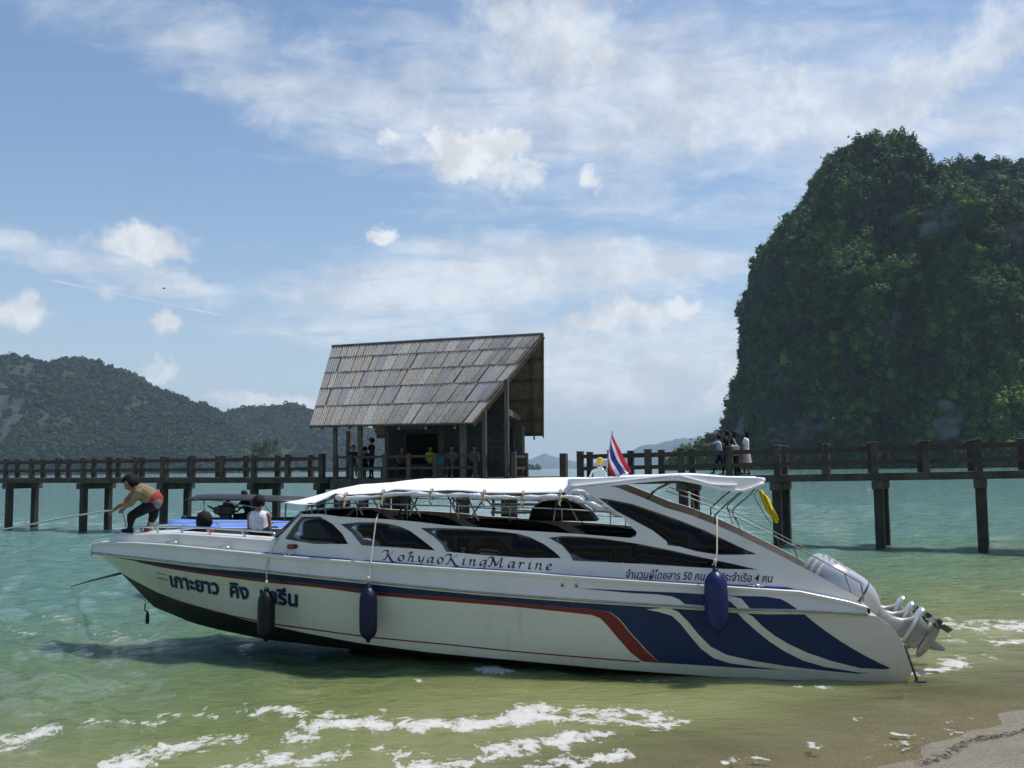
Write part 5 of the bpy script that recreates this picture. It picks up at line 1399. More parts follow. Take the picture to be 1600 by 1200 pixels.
# ------------------------------------------------------------------ fenders, flag, lines and cloth hung on the boat
def fender(label, px, ytop, ybot, rad, rope_px, material, fn):
    u, z0 = hit(px, ybot, fn); z1 = hit(px, ytop, fn)[1]; v = max(fn(u, z0+.2), beam(u) if fn is vside else 0)+rad+.045
    u = bl_hit(px, (ytop+ybot)/2, v)[0]; z0 = bl_hit(px, ybot, v)[1]; z1 = bl_hit(px, ytop, v)[1]; Lh = z1-z0
    p = bw(u, v, z0); e = empty('fender', p, label, 'fender', 'fenders hung along the side of the boat'); e['_w'] = 1
    m = MB(); prof = [(.018, 0), (.03, .02), (.034, .05*Lh), (rad*.55, .085*Lh), (rad*.85, .14*Lh), (rad, .24*Lh), (rad*1.02, .5*Lh), (rad, .74*Lh), (rad*.88, .84*Lh), (rad*.55, .92*Lh), (.04, .955*Lh), (.036, .99*Lh), (.02, Lh)]
    pr = catmull(prof, 3); m.lathe([(max(.004, r), z) for r, z in pr], tuple(p), 22); m.build('bladder', material, e, True)
    m = MB(); m.tube([tuple(p+np.array([0, 0, Lh-.01+.035*math.sin(a)]) + BF*.03*math.cos(a)) for a in np.linspace(0, 2*math.pi, 11)], .008, 6); m.lathe([(.026, 0), (.03, .015), (.026, .03)], tuple(p+np.array([0, 0, Lh-.035])), 12); m.build('eye', material, e, True)
    P = [np.array(bw(u, v, z1+.02))]
    for x, y, f2, o in rope_px:
        a = hit(x, y, f2); P.append(bw(a[0], f2(*a)+o, a[1]))
    m = MB(); m.tube([tuple(q) for q in P], .0105, 6); k = P[0]+np.array([0, 0, .07]); m.ball(tuple(k), .026, 6, (1, 1, 1.4)); m.tube([tuple(k), tuple(k+BF*.04-np.array([0, 0, .05]))], .008, 5)
    m.build('lanyard', M_rope, e, True)
top_ = lambda u, z: vcab(u, z)+.0
fender('black fender near the bow hanging over the Thai lettering', 416, 920, 1003, .125, [(419, 880, vpanel, .05), (432, 846, vcab, .03), (436, 841, vcab, .0)], M_fenderblk, vside)
fender('dark blue fender under the second cabin window, right of the Thai lettering', 575.5, 914, 1004, .125, [(580, 886, vpanel, .05), (588, 815, vcab, .03), (590, 803, vcab, -.02)], M_fender, vside)
fender('bright blue fender on a white cord hanging over the swooshes near the stern', 1119, 888, 994, .15, [(1120, 862, vcab, .05), (1120, 806, vcab, .08)], mat('fender_bright_blue', (.007, .014, .10), .36, spec=.35, col2=(.007, .011, .04), vscale=2.2, bump=.002, bscale=14.), lambda u, z: beam(u)+.02)

def flag():
    # the cloth hangs nearly limp from a raked staff, falling in folds
    B3 = lambda x, y, v=-.35: np.array(bw(bl_hit(x, y, v)[0], v, bl_hit(x, y, v)[1]))
    base = B3(945, 752); e = empty('national_flag', base, 'red, white and blue striped flag drooping from a thin raked staff above the canopy', 'flag'); e['_w'] = 1
    m = MB(); tp = B3(957, 673.5); m.tube([tuple(base), tuple(B3(951, 712)), tuple(tp)], [.014, .012, .009], 8); m.ball(tuple(tp), .018, 6); m.build('staff', M_dullpipe, e, True)
    # rows of the cloth: s along the fly from the staff, t across the stripes; outline as it droops
    hoist = [(957, 677), (950.5, 714)]; fly = [(987, 733), (962, 747)]
    ns, nt = 28, 18; rows = []
    for i in range(ns+1):
        s = i/ns; r = []
        for j in range(nt+1):
            t = j/nt; hx = hoist[0][0]+(hoist[1][0]-hoist[0][0])*t; hy = hoist[0][1]+(hoist[1][1]-hoist[0][1])*t
            # top edge runs down to the right; lower rows hang and bunch under it
            ex = 988-27*t**.9; ey = 736+11*t+2.5*math.sin(t*9)
            x = hx+(ex-hx)*s**(1.15+.25*t); y = hy+(ey-hy)*s**(.92)
            x += 2.2*math.sin(s*5+t*6)*s*(1-s*.3)-2.5*math.sin(math.pi*s)*t
            v = -.35+.05*math.sin(t*9+s*4)*(.3+s)+.03*math.sin(s*13+t*3)*s
            r.append(B3(x, y, v))
        rows.append(r)
    V = [p-base for r in rows for p in r]; F = []; mi = []
    band = lambda t: 0 if t < 1/6 or t > 5/6 else (2 if 2/6 < t < 4/6 else 1)
    for i in range(ns):
        for j in range(nt): F.append((i*(nt+1)+j, (i+1)*(nt+1)+j, (i+1)*(nt+1)+j+1, i*(nt+1)+j+1)); mi.append(band((j+.5)/nt))
    o = obj('cloth', raw('cloth', V, F, [M_flagr, M_flagw, M_flagb], True, mi), e); md = o.modifiers.new('thick', 'SOLIDIFY'); md.thickness = .003
flag()

def hung_cloth():
    B3 = lambda x, y, v=.75: np.array(bw(bl_hit(x, y, v)[0], v, bl_hit(x, y, v)[1]))
    base = B3(1188, 768); e = empty('yellow_cloth', base, 'yellow cloth and cord tied to the rear end of the white awning', 'cloth'); e['_w'] = 1
    C = catmull([(1187, 766), (1192, 775), (1200, 790), (1209, 805), (1214, 817)], 5); W = np.interp(np.linspace(0, 1, len(C)), [0, .15, .4, .75, .93, 1], [1.5, 3.5, 5.5, 5., 4.2, 1.5])
    rows = []
    for i, (x, y) in enumerate(C):
        rows.append([B3(x+w*math.cos(.5), y-w*math.sin(.5)*.9, .75+.05*math.sin(w*1.3+i*.5)) for w in np.linspace(-1, 1, 9)*W[i]])
    m = MB(); m.loft(rows, False, False); o = m.build('cloth', M_yellow, e, True); md = o.modifiers.new('thick', 'SOLIDIFY'); md.thickness = .012
    m = MB(); m.tube([tuple(B3(x, y)) for x, y in ((1186, 764), (1178, 772), (1184, 785), (1192, 800), (1200, 812), (1205, 819))], .009, 6); m.build('cord', cloth('yellow_cord', (.42, .38, .06)), e, True)
hung_cloth()

def lines():
    h = atY(176, 797, 16.3); 
    m = MB(); P = [h, atY(150, 801, 16.6), atY(100, 809, 17.2), atY(40, 821, 18.), atY(-60, 838, 19.4), atY(-250, 868, 22.)]; m.tube([tuple(q) for q in catmull(P, 5)], .016, 6); 
    o = m.build('mooring_line', M_rope, None, True); tag(o, 'pale taut mooring rope running from the bending person off over the water', 'rope')
    m = MB(); P = [atY(191, 795, 16.35), atY(193, 806, 16.4), atY(196, 818, 16.45), atY(197.5, 829, 16.5)]; m.tube([tuple(q) for q in catmull(P, 4)], .013, 6)
    o = m.build('rope_tail', M_rope, None, True); tag(o, 'slack rope end dropping from the hands of the bending person to the bow', 'rope')
    m = MB(); P = [atY(194, 894.3, 17.4), atY(175, 899, 18.6), atY(145, 906.5, 21.), atZ(111, 916.5, -.03)]; m.tube([tuple(q) for q in P], [.026, .024, .018, .010], 8)
    o = m.build('mooring_pole', M_ropedk, None, True); tag(o, 'dark thin mooring pole slanting from behind the bow into the water', 'pole')
    p = bw(11.72, .0, .655); m = MB()
    m.tube([tuple(p), tuple(p+np.array([.0, -.02, -.10])), tuple(p+np.array([.03, -.02, -.14]))], .010, 6); a = p+np.array([.05, -.03, -.16])
    m.tube([tuple(a+np.array([0, 0, .04])), tuple(a-np.array([0, 0, .02])), tuple(a-np.array([0, 0, .14])), tuple(a-np.array([0, 0, .17]))], [.012, .03, .034, .02], 8)
    o = m.build('rope_tassel', M_ropedk, None, True); tag(o, 'short dark rope tassel hanging from the eye under the bow', 'rope')
lines()

# ------------------------------------------------------------------ jetty
NEAR_R = (atZ(1530, 600, 0), )
def line_pts(pa, Ya, pb, Yb):
    A = atY(pa, 735, Ya)[:2]; B = atY(pb, 735, Yb)[:2]; d = (B-A)/np.linalg.norm(B-A); n = np.array([-d[1], d[0]])
    if n[1] < 0: n = -n
    return A, d, n
def on_line(px, A, d):
    "point of a line on the ground that is seen at picture column px"
    r = ray(px, 735)[:2]; M = np.array([[r[0], -d[0]], [r[1], -d[1]]]); t = np.linalg.solve(M, A); return r*t[0]
WJ = 1.6
def jetty(label, A, d, n, near_px, far_px, pile_px, deck_px, zdeck, zpost):
    base = on_line(pile_px[len(pile_px)//2], A, d); e = empty('jetty', (*base, 0), label, 'jetty'); e['_w'] = 1
    az = math.atan2(d[1], d[0])
    s_of = lambda p: float((p-A)@d)
    def pile(p, name='pile'):
        m = MB(); x, y = p; zt = zdeck(s_of(p))-.26
        m.bevbox((x, y, (zt-2.4)/2), (.30, .30, zt+2.4), .03, az); m.build(name, [M_pile], e)
    for px in pile_px:
        p = on_line(px, A, d)+n*.08; q = p+n*(WJ-.1); pile(p); pile(q)
        m = MB(); c = (p+q)/2; zt = zdeck(s_of(p))-.25; m.bevbox((c[0], c[1], zt-.15), (.36, WJ+.55, .29), .02, az); m.build('cap_beam', M_conc, e)
    # deck edge beams and slab, one bay at a time
    S = [s_of(on_line(x, A, d)) for x in deck_px]
    for a, b in zip(S[:-1], S[1:]):
        m = MB(); z0, z1 = zdeck(a), zdeck(b)
        P = [A+d*(a+.006)-n*.12, A+d*(b-.006)-n*.12, A+d*(b-.006)+n*(WJ+.12), A+d*(a+.006)+n*(WJ+.12)]
        zz = (z0, z1, z1, z0)
        m.add([(p[0], p[1], z-.25) for p, z in zip(P, zz)]+[(p[0], p[1], z) for p, z in zip(P, zz)], [(3, 2, 1, 0), (4, 5, 6, 7), (0, 1, 5, 4), (1, 2, 6, 5), (2, 3, 7, 6), (3, 0, 4, 7)])
        m.build('deck_slab', M_conc2, e)
    for row, pxs, off in (('near', near_px, 0.), ('far', far_px, WJ)):
        prev = None
        for k, px in enumerate(pxs):
            p = on_line(px, A+n*off, d); s = s_of(p); zb = zdeck(s); zt = zpost(s); big = .23 if row == 'near' else .22
            m = MB(); m.bevbox((p[0], p[1], (zb-.2+zt-.06)/2), (big, big, zt-.06-zb+.2), .015, az)
            m.bevbox((p[0], p[1], zt-.028), (big+.035, big+.035, .056), .018, az); m.build('post', M_conc, e)
            if prev is not None:
                (pp, zbp, ztp) = prev; L = np.linalg.norm(p-pp); u = (p-pp)/L; a = pp+u*(big*.45); b = p-u*(big*.45)
                for f0, h in ((.80, .15), (.36, .15)):
                    m = MB(); za = zbp+(ztp-zbp)*f0; zb2 = zb+(zt-zb)*f0; w = .045
                    m.add([(*(a-n*w), za-h/2), (*(b-n*w), zb2-h/2), (*(b+n*w), zb2-h/2), (*(a+n*w), za-h/2), (*(a-n*w), za+h/2), (*(b-n*w), zb2+h/2), (*(b+n*w), zb2+h/2), (*(a+n*w), za+h/2)], [(3, 2, 1, 0), (4, 5, 6, 7), (0, 1, 5, 4), (1, 2, 6, 5), (2, 3, 7, 6), (3, 0, 4, 7)])
                    m.build('rail', M_rail, e)
            prev = (p, zb, zt)
    return e
# left arm
AL, dL, nL = line_pts(18, 50.5, 505, 42.)
zdl = lambda s: 2.60-.003*max(-30, s); zpl = lambda s: zdl(s)+.99
jetty('long weathered jetty with concrete posts left of the pavilion', AL, dL, nL, [-110, -68, -28, 10, 50, 91, 131, 171, 212, 255, 301, 348, 397, 450, 503], [-90, -50, -10, 28, 68, 108, 147, 185, 222, 260, 297, 341, 385, 434, 486], [-100, 14, 130, 255, 396, 500], [-120, 14, 130, 255, 396, 516], zdl, zpl)
# right arm
AR, dR, nR = line_pts(1215, 35., 1600, 31.5)
zdr = lambda s: 2.50+.012*s; zpr = lambda s: zdr(s)+1.06
jetty('brown railed jetty arm on thick posts right of the flag', AR, dR, nR, [907, 955, 1013, 1065, 1140, 1215, 1290, 1367, 1448, 1530, 1618, 1712], [922, 986, 1034, 1082, 1152, 1226, 1293, 1362, 1439, 1518, 1597, 1680], [1066, 1212, 1371, 1530, 1700], [899, 1066, 1215, 1371, 1530, 1720], zdr, zpr)
def lone_post():
    p = on_line(881, AR, dR); e = MB(); e.bevbox((p[0], p[1], .6), (.26, .26, 5.6), .02, math.atan2(dR[1], dR[0]))
    o = e.build('mooring_post', M_conc); tag(o, 'single concrete post standing in the gap between pavilion and right jetty', 'post')
lone_post()

# ------------------------------------------------------------------ pavilion
def pavilion():
    Fp = atY(738, 661, 38.); Ep = atY(485, 666, 40.); Rp = atY(848, 523, 40.2); Lp = atY(520.5, 542, 42.9); Bp = atY(848, 680, 42.9)
    a = Ep-Fp; a[2] = 0; a /= np.linalg.norm(a); a = -a                       # along the eave towards its right end
    b = np.array([-a[1], a[0], 0.]); b = b if b[1] > 0 else -b               # away from the beach
    az = math.atan2(a[1], a[0])
    BLp = Bp+(Ep-Fp)*1.12; BLp[2] = Bp[2]+.05
    base = (Fp+Ep)/2+b*1.6; base[2] = 0
    root = empty('pavilion', base, 'timber pavilion with steep grey shingle roof standing over the water on posts', 'pavilion'); root['_w'] = 1
    # shingles: five courses of ribbed panels, widths uneven, each panel proud of the one below
    SH = [mat('shingle_%s' % nm, c, .85, col2=c2, vscale=7., bump=.008, bscale=22., coords='World', stretch=(2.5, 2.5, .5)) for nm, c, c2 in (('grey', (0.351, 0.341, 0.319), (0.215, 0.208, 0.195)), ('pale', (0.429, 0.413, 0.384), (0.273, 0.260, 0.240)), ('blue', (0.293, 0.296, 0.302), (0.189, 0.191, 0.198)), ('brown', (0.358, 0.332, 0.296), (0.221, 0.205, 0.182)))]
    fr = [0, .155, .350, .550, .768, 1.0]; rn = random.Random(12)
    nrm = np.cross(Rp-Lp, Ep-Lp); nrm /= np.linalg.norm(nrm); nrm = nrm if nrm[1] < 0 else -nrm
    def roofpt(s, t, h=0.): return (Lp*(1-s)+Rp*s)*(1-t)+(Ep*(1-s)+Fp*s)*t+nrm*h
    for r in range(5):
        t0, t1 = fr[r], fr[r+1]; s = 0.; 
        while s < 1-1e-6:
            w = rn.choice((.032, .04, .048, .055, .062)); 
            if s+w > .985: w = 1-s
            mb = MB(); nrib = max(3, int(round(w/.0135))); V = []; g = .0012; lift = rn.uniform(0, .012); skew = rn.uniform(-.002, .002)
            flat = rn.random() < .22
            for k in range(nrib*2+1):
                u = s+g+(w-2*g)*k/(nrib*2); hh = ((0.0 if k % 2 else .06) if not flat else (.026 if k % (nrib) else .016))+rn.uniform(-.003, .003)
                V.append((roofpt(u, max(0, t0-.012), hh*.6+.012), roofpt(u+skew, t1+rn.uniform(-.003, .004), hh+.03+lift), roofpt(u+skew, t1, lift-.01)))
            rings = [[q[i] for q in V] for i in range(3)]
            mb.loft(rings, False, False)
            mb.build('shingle', SH[rn.choices((0, 1, 2, 3), (5, 2.2, 3, 2.2))[0]], root)
            s += w
    # roof bed, ridge cap, back slope with battens seen from below
    def sheet(P, th, name, material):
        n = np.cross(P[1]-P[0], P[3]-P[0]); n /= np.linalg.norm(n); m = MB(); m.add([tuple(p) for p in P]+[tuple(p-n*th) for p in P], [(0, 1, 2, 3), (7, 6, 5, 4), (0, 4, 5, 1), (1, 5, 6, 2), (2, 6, 7, 3), (3, 7, 4, 0)]); return m.build(name, material, root)
    sheet([Ep-nrm*.03, Fp-nrm*.03, Rp-nrm*.03, Lp-nrm*.03], .05, 'roof_bed', M_brown)
    sheet([Rp-nrm*.02, Bp, BLp, Lp-nrm*.02], .06, 'back_roof', mat('roof_underside', (.26, .175, .125), .8, col2=(.17, .115, .085), vscale=4., coords='World'))
    m = MB(); m.tube([tuple(Lp-a*.05+np.array([0, 0, .02])), tuple((Lp+Rp)/2+np.array([0, 0, .035])), tuple(Rp+a*.03+np.array([0, 0, .02]))], .07, 8); m.build('ridge_cap', M_wood, root)
    def beam_(p, q, w, h, name, material, up=(0, 0, 1)):
        p, q = np.asarray(p, float), np.asarray(q, float); d = unit(q-p); s = np.cross(d, up); s = unit(s) if np.linalg.norm(s) > 1e-5 else np.array([1., 0, 0]); u2 = np.cross(s, d); m = MB()
        m.loft([[tuple(c-s*w/2-u2*h/2), tuple(c+s*w/2-u2*h/2), tuple(c+s*w/2+u2*h/2), tuple(c-s*w/2+u2*h/2)] for c in (p, q)]); return m.build(name, material, root)
    beam_(Rp-nrm*.10+a*.02, Fp-nrm*.10+a*.02, .06, .22, 'bargeboard', M_brown, nrm)
    beam_(Rp+a*.02-np.array([0, 0, .06]), Bp+a*.02-np.array([0, 0, .06]), .06, .2, 'bargeboard', M_brown)
    beam_(Lp-nrm*.08-a*.02, Ep-nrm*.08-a*.02, .06, .16, 'bargeboard', M_brown, nrm)
    for t in (.22, .42, .62, .82, .97):
        p = Rp+(Bp-Rp)*t; q = Lp+(BLp-Lp)*t; beam_(p-a*.05+np.array([0, -.06, -.10]), q+np.array([0, -.06, -.10]), .09, .12, 'purlin', M_wood)
    for t in (.35, .7, .95):
        p = Rp+(Fp-Rp)*t; q = Lp+(Ep-Lp)*t; beam_(p-nrm*.14-a*.1, q-nrm*.14, .09, .10, 'purlin', M_brown)
    for k in np.linspace(.1, .95, 7):
        p = Lp+(Rp-Lp)*k; q = BLp+(Bp-BLp)*k; beam_(p-np.array([0, .0, .16]), q-np.array([0, .1, .17]), .07, .12, 'rafter', M_wood)
    # round rafter tails under the eave, their cut ends pale
    for x in (503, 548, 588, 626, 667.5, 711.5):
        k = (x-485)/(738-485.); p = Ep+(Fp-Ep)*k-nrm*.05; m = MB(); q = p+(Lp-Ep)*.12; 
        m.tube([tuple(p+(Ep-Lp)*.012-np.array([0, 0, .10])), tuple(q-np.array([0, 0, .10]))], .055, 10); c = p+(Ep-Lp)*.0125-np.array([0, 0, .10]); m.tube([tuple(c), tuple(c+unit(Ep-Lp)*.012)], .05, 10, 1)
        m.build('rafter_tail', [M_wood, mat('cut_end', (.36, .33, .28), .8) if 'cut_end' not in MATS else MATS['cut_end']], root)
    # platform on piles
    zd = 2.48; g = lambda s, t: np.array([*(Fp+a*s+b*t)[:2], 0])
    L = float(np.linalg.norm((Ep-Fp)[:2]))
    def G(px, t): 
        A0 = (Fp+b*t)[:2]; p = on_line(px, A0, a[:2]); return np.array([p[0], p[1], 0.])
    f0, f1 = G(516, .3), G(822, .3)
    m = MB(); c0, c1 = f0+b*5.4, f1+b*5.4
    m.add([(*p[:2], zd-.42) for p in (f0, f1, c1, c0)]+[(*p[:2], zd) for p in (f0, f1, c1, c0)], [(3, 2, 1, 0), (4, 5, 6, 7), (0, 1, 5, 4), (1, 2, 6, 5), (2, 3, 7, 6), (3, 0, 4, 7)]); m.build('platform', M_conc, root)
    for t in (.55, 2.6, 5.0):
        for px in ((530, 568, 602, 634, 725, 800) if t < 1 else (540, 620, 720, 790)):
            p = G(px, t); m = MB(); m.bevbox((p[0], p[1], (zd-.42-2.4)/2), (.34, .34, zd-.43+2.4), .03, az); m.build('pile', M_pile, root)
    def col(px, t, w, zt, mt=M_wood, name='column', z0=zd):
        p = G(px, t); m = MB(); m.bevbox((p[0], p[1], (z0+zt)/2), (w, w, zt-z0), .015, az); return m.build(name, mt, root)
    col(523.5, .45, .15, 4.75); col(562.5, .45, .17, 4.75); col(724, .45, .22, 4.7); col(757.5, .5, .15, 5.1); col(792.5, .6, .16, 6.3)
    col(606, 3.2, .22, 5.2); col(812, 4.3, .38, 4.6); col(545, 4.6, .2, 4.6); col(800, 4.6, .2, 4.6); col(690, 3.0, .18, 5.2)
    q0, q1 = G(792, .75), G(812, 4.3); beam_((*q0[:2], 5.05), (*q1[:2], 4.95), .14, .24, 'tie_beam', M_brown)
    q0, q1 = G(523, .45), G(757, .45); beam_((*q0[:2], 4.72), (*q1[:2], 4.72), .12, .18, 'wall_plate', M_brown)
    # boarded back wall with a dark opening
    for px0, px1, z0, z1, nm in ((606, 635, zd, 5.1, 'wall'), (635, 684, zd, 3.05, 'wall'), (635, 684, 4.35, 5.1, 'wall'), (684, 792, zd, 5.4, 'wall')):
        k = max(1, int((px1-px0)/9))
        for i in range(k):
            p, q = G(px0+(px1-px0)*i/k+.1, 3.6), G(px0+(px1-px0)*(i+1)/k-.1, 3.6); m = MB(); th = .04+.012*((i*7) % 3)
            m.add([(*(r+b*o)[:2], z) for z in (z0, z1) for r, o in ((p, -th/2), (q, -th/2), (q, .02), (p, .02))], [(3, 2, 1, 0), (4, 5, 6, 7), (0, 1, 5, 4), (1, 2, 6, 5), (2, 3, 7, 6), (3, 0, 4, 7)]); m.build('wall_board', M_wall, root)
    p, q = G(630, 4.6), G(790, 4.6); m = MB(); m.add([(*p[:2], zd), (*q[:2], zd), (*q[:2], 5.4), (*p[:2], 5.4)], [(0, 1, 2, 3)]); m.build('opening_dark_sheet', M_void, root)  # near-black sheet added to stand for the shade inside the opening
    p, q = G(609, 3.5), G(668, 3.5); beam_((*p[:2], 4.72), (*q[:2], 4.72), .05, .34, 'sign_board', mat('grey_board', (.13, .14, .15), .8, var=.2))
    # front balustrade posts and rails, side rail, bench along the back
    prev = None
    for px in (525, 549, 601, 638.5, 680, 743):
        col(px, .36, .16, zd+.98, M_conc, 'railing_post'); p = G(px, .36)
        if prev is not None:
            for h in (.86, .40): beam_((*prev[:2], zd+h), (*p[:2], zd+h), .07, .10, 'railing', M_rail)
        prev = p
    prev = None
    for t in (.4, 1.7, 3.2, 4.4):
        col(822 if t > 3 else 803, t, .18, zd+.98, M_conc, 'railing_post'); p = G(822 if t > 3 else 803, t)
        if prev is not None:
            for h in (.82, .36): beam_((*prev[:2], zd+h), (*p[:2], zd+h), .07, .10, 'railing', M_rail)
        prev = p
    beam_((*G(612, 3.1)[:2], zd+.45), (*G(760, 3.1)[:2], zd+.45), .42, .06, 'bench', M_wood); beam_((*G(566, 1.6)[:2], zd+.45), (*G(600, 1.6)[:2], zd+.45), .4, .06, 'bench', M_wood)
    for px in (620, 660, 700, 750): col(px, 3.1, .1, zd+.43, M_wood, 'bench_leg')
    for px in (570, 597): col(px, 1.6, .1, zd+.43, M_wood, 'bench_leg')
    # landing steps going down towards the water
    for i in range(6):
        z = 2.05-i*.28; p, q = G(768, -.15-.26*i), G(845, -.15-.26*i); beam_((*p[:2], z), (*q[:2], z), .30, .09, 'landing_step', M_wood)
    for px in (770, 843): p = G(px, .1); q = G(px, -1.75); beam_((*p[:2], 2.1), (*q[:2], .1), .1, .24, 'stringer', M_brown)
    return root, G, b, zd
PAV, PG, PB, PZ = pavilion()

# people in the shade of the pavilion
grp = 'people waiting in the pavilion'
figure('person in a dark top and patterned trousers sitting on the left pavilion railing', (*PG(552, .95)[:2], PZ+.05), 1.6, math.pi*.95, 'sit', 'shirt_dark', 'shirt_camo', None, arms=(.3, .3), group=grp)
figure('standing person in dark clothes and a maroon cap behind the left pavilion posts', (*PG(581, 1.1)[:2], PZ), 1.62, -1.2, 'stand', 'shirt_dark', 'trousers_dark', 'trousers_dark', arms=(.5, .3), group=grp, cap='cap_maroon')
figure('person in black half hidden behind the second pavilion post', (*PG(570, 1.5)[:2], PZ), 1.6, -.5, 'sit', 'shirt_dark', 'trousers_dark', 'trousers_dark', arms=(.2, .2), group=grp)
figure('person in a lime shirt seated before the dark pavilion opening', (*PG(672, 2.9)[:2], PZ), 1.62, 2.6, 'sit', 'shirt_lime', 'trousers_navy', None, arms=(.4, .2), group=grp, sleeve=.6)
figure('person in a dark red shirt seated left of the lime shirt', (*PG(628, 2.9)[:2], PZ), 1.6, 2.9, 'sit', 'shirt_brown', 'trousers_dark', None, arms=(.3, .3), group=grp)
figure('person in grey seated right of the lime shirt', (*PG(706, 2.9)[:2], PZ), 1.62, 3.3, 'sit', 'shirt_grey', 'shirt_camo', 'tank_white', arms=(.3, .2), group=grp)
figure('person in grey and pale shoes seated by the right front pavilion post', (*PG(741, 2.6)[:2], PZ), 1.6, 3.0, 'sit', 'shirt_grey', 'trousers_dark', 'tank_white', arms=(.3, .4), group=grp)
def teal_bag():
    p = PG(689.5, 2.5); m = MB(); m.bevbox((p[0], p[1], PZ+.66), (.28, .12, .34), .03); m.tube([(p[0]+.08*math.cos(a), p[1], PZ+.83+.1*math.sin(a)) for a in np.linspace(0, math.pi, 9)], .012, 6)
    m.bevbox((p[0], p[1]+.02, PZ+.245), (.3, .26, .485), .02, 0, 1)
    tag(m.build('shoulder_bag', [MATS['bag_teal'], M_wood]), 'small teal bag on a stool right of the lime shirt', 'bag')
teal_bag()

# people walking on the right arm
def walkers():
    def J(px, off): p = on_line(px, AR+nR*off, dR); return (*p, zdr(float((p-AR)@dR))+.002)
    hd = math.atan2(-dR[0], -dR[1]); g = 'people walking along the right jetty arm'
    figure('person in a pale blue top with both arms held forward, first of the walkers', J(1126, .6), 1.52, hd, 'walk', 'shirt_lightblue', 'trousers_navy', 'trousers_navy', stride=.5, arms=(1.25, 1.15), lean=.12, group=g)
    figure('person in black walking directly behind the pale blue top', J(1136, .95), 1.66, hd, 'walk', 'shirt_dark', 'trousers_dark', None, stride=.25, arms=(.2, -.2), group=g)
    figure('person in black carrying a cream bag on the shoulder', J(1147, .55), 1.62, hd, 'walk', 'shirt_dark', 'trousers_dark', None, stride=.35, arms=(-.1, .3), group=g, hairlong=.1)
    figure('person in a white blouse and pink skirt, last of the walkers', J(1167, .7), 1.62, hd, 'walk', 'shirt_white', 'skirt_pink', 'trousers_navy', stride=.16, arms=(.3, .1), group=g, hairlong=.1, skirt='skirt_pink', legs=0, sleeve=.6)
    q = np.array(J(1149, .32)); m = MB(); a = math.atan2(dR[1], dR[0]); m.bevbox((q[0], q[1], q[2]+.92), (.30, .09, .38), .03, a)
    u = np.array([*dR, 0])
    m.tube([tuple(q-u*.08+np.array([0, 0, 1.10])), tuple(q-u*.10+np.array([0, .12, 1.34])), tuple(q-u*.02+np.array([0, .12, 1.36])), tuple(q+u*.08+np.array([0, 0, 1.10]))], .018, 6)
    tag(m.build('cream_bag', MATS['bag_cream']), 'cream shoulder bag carried by a walker in black on the jetty', 'bag')
walkers()

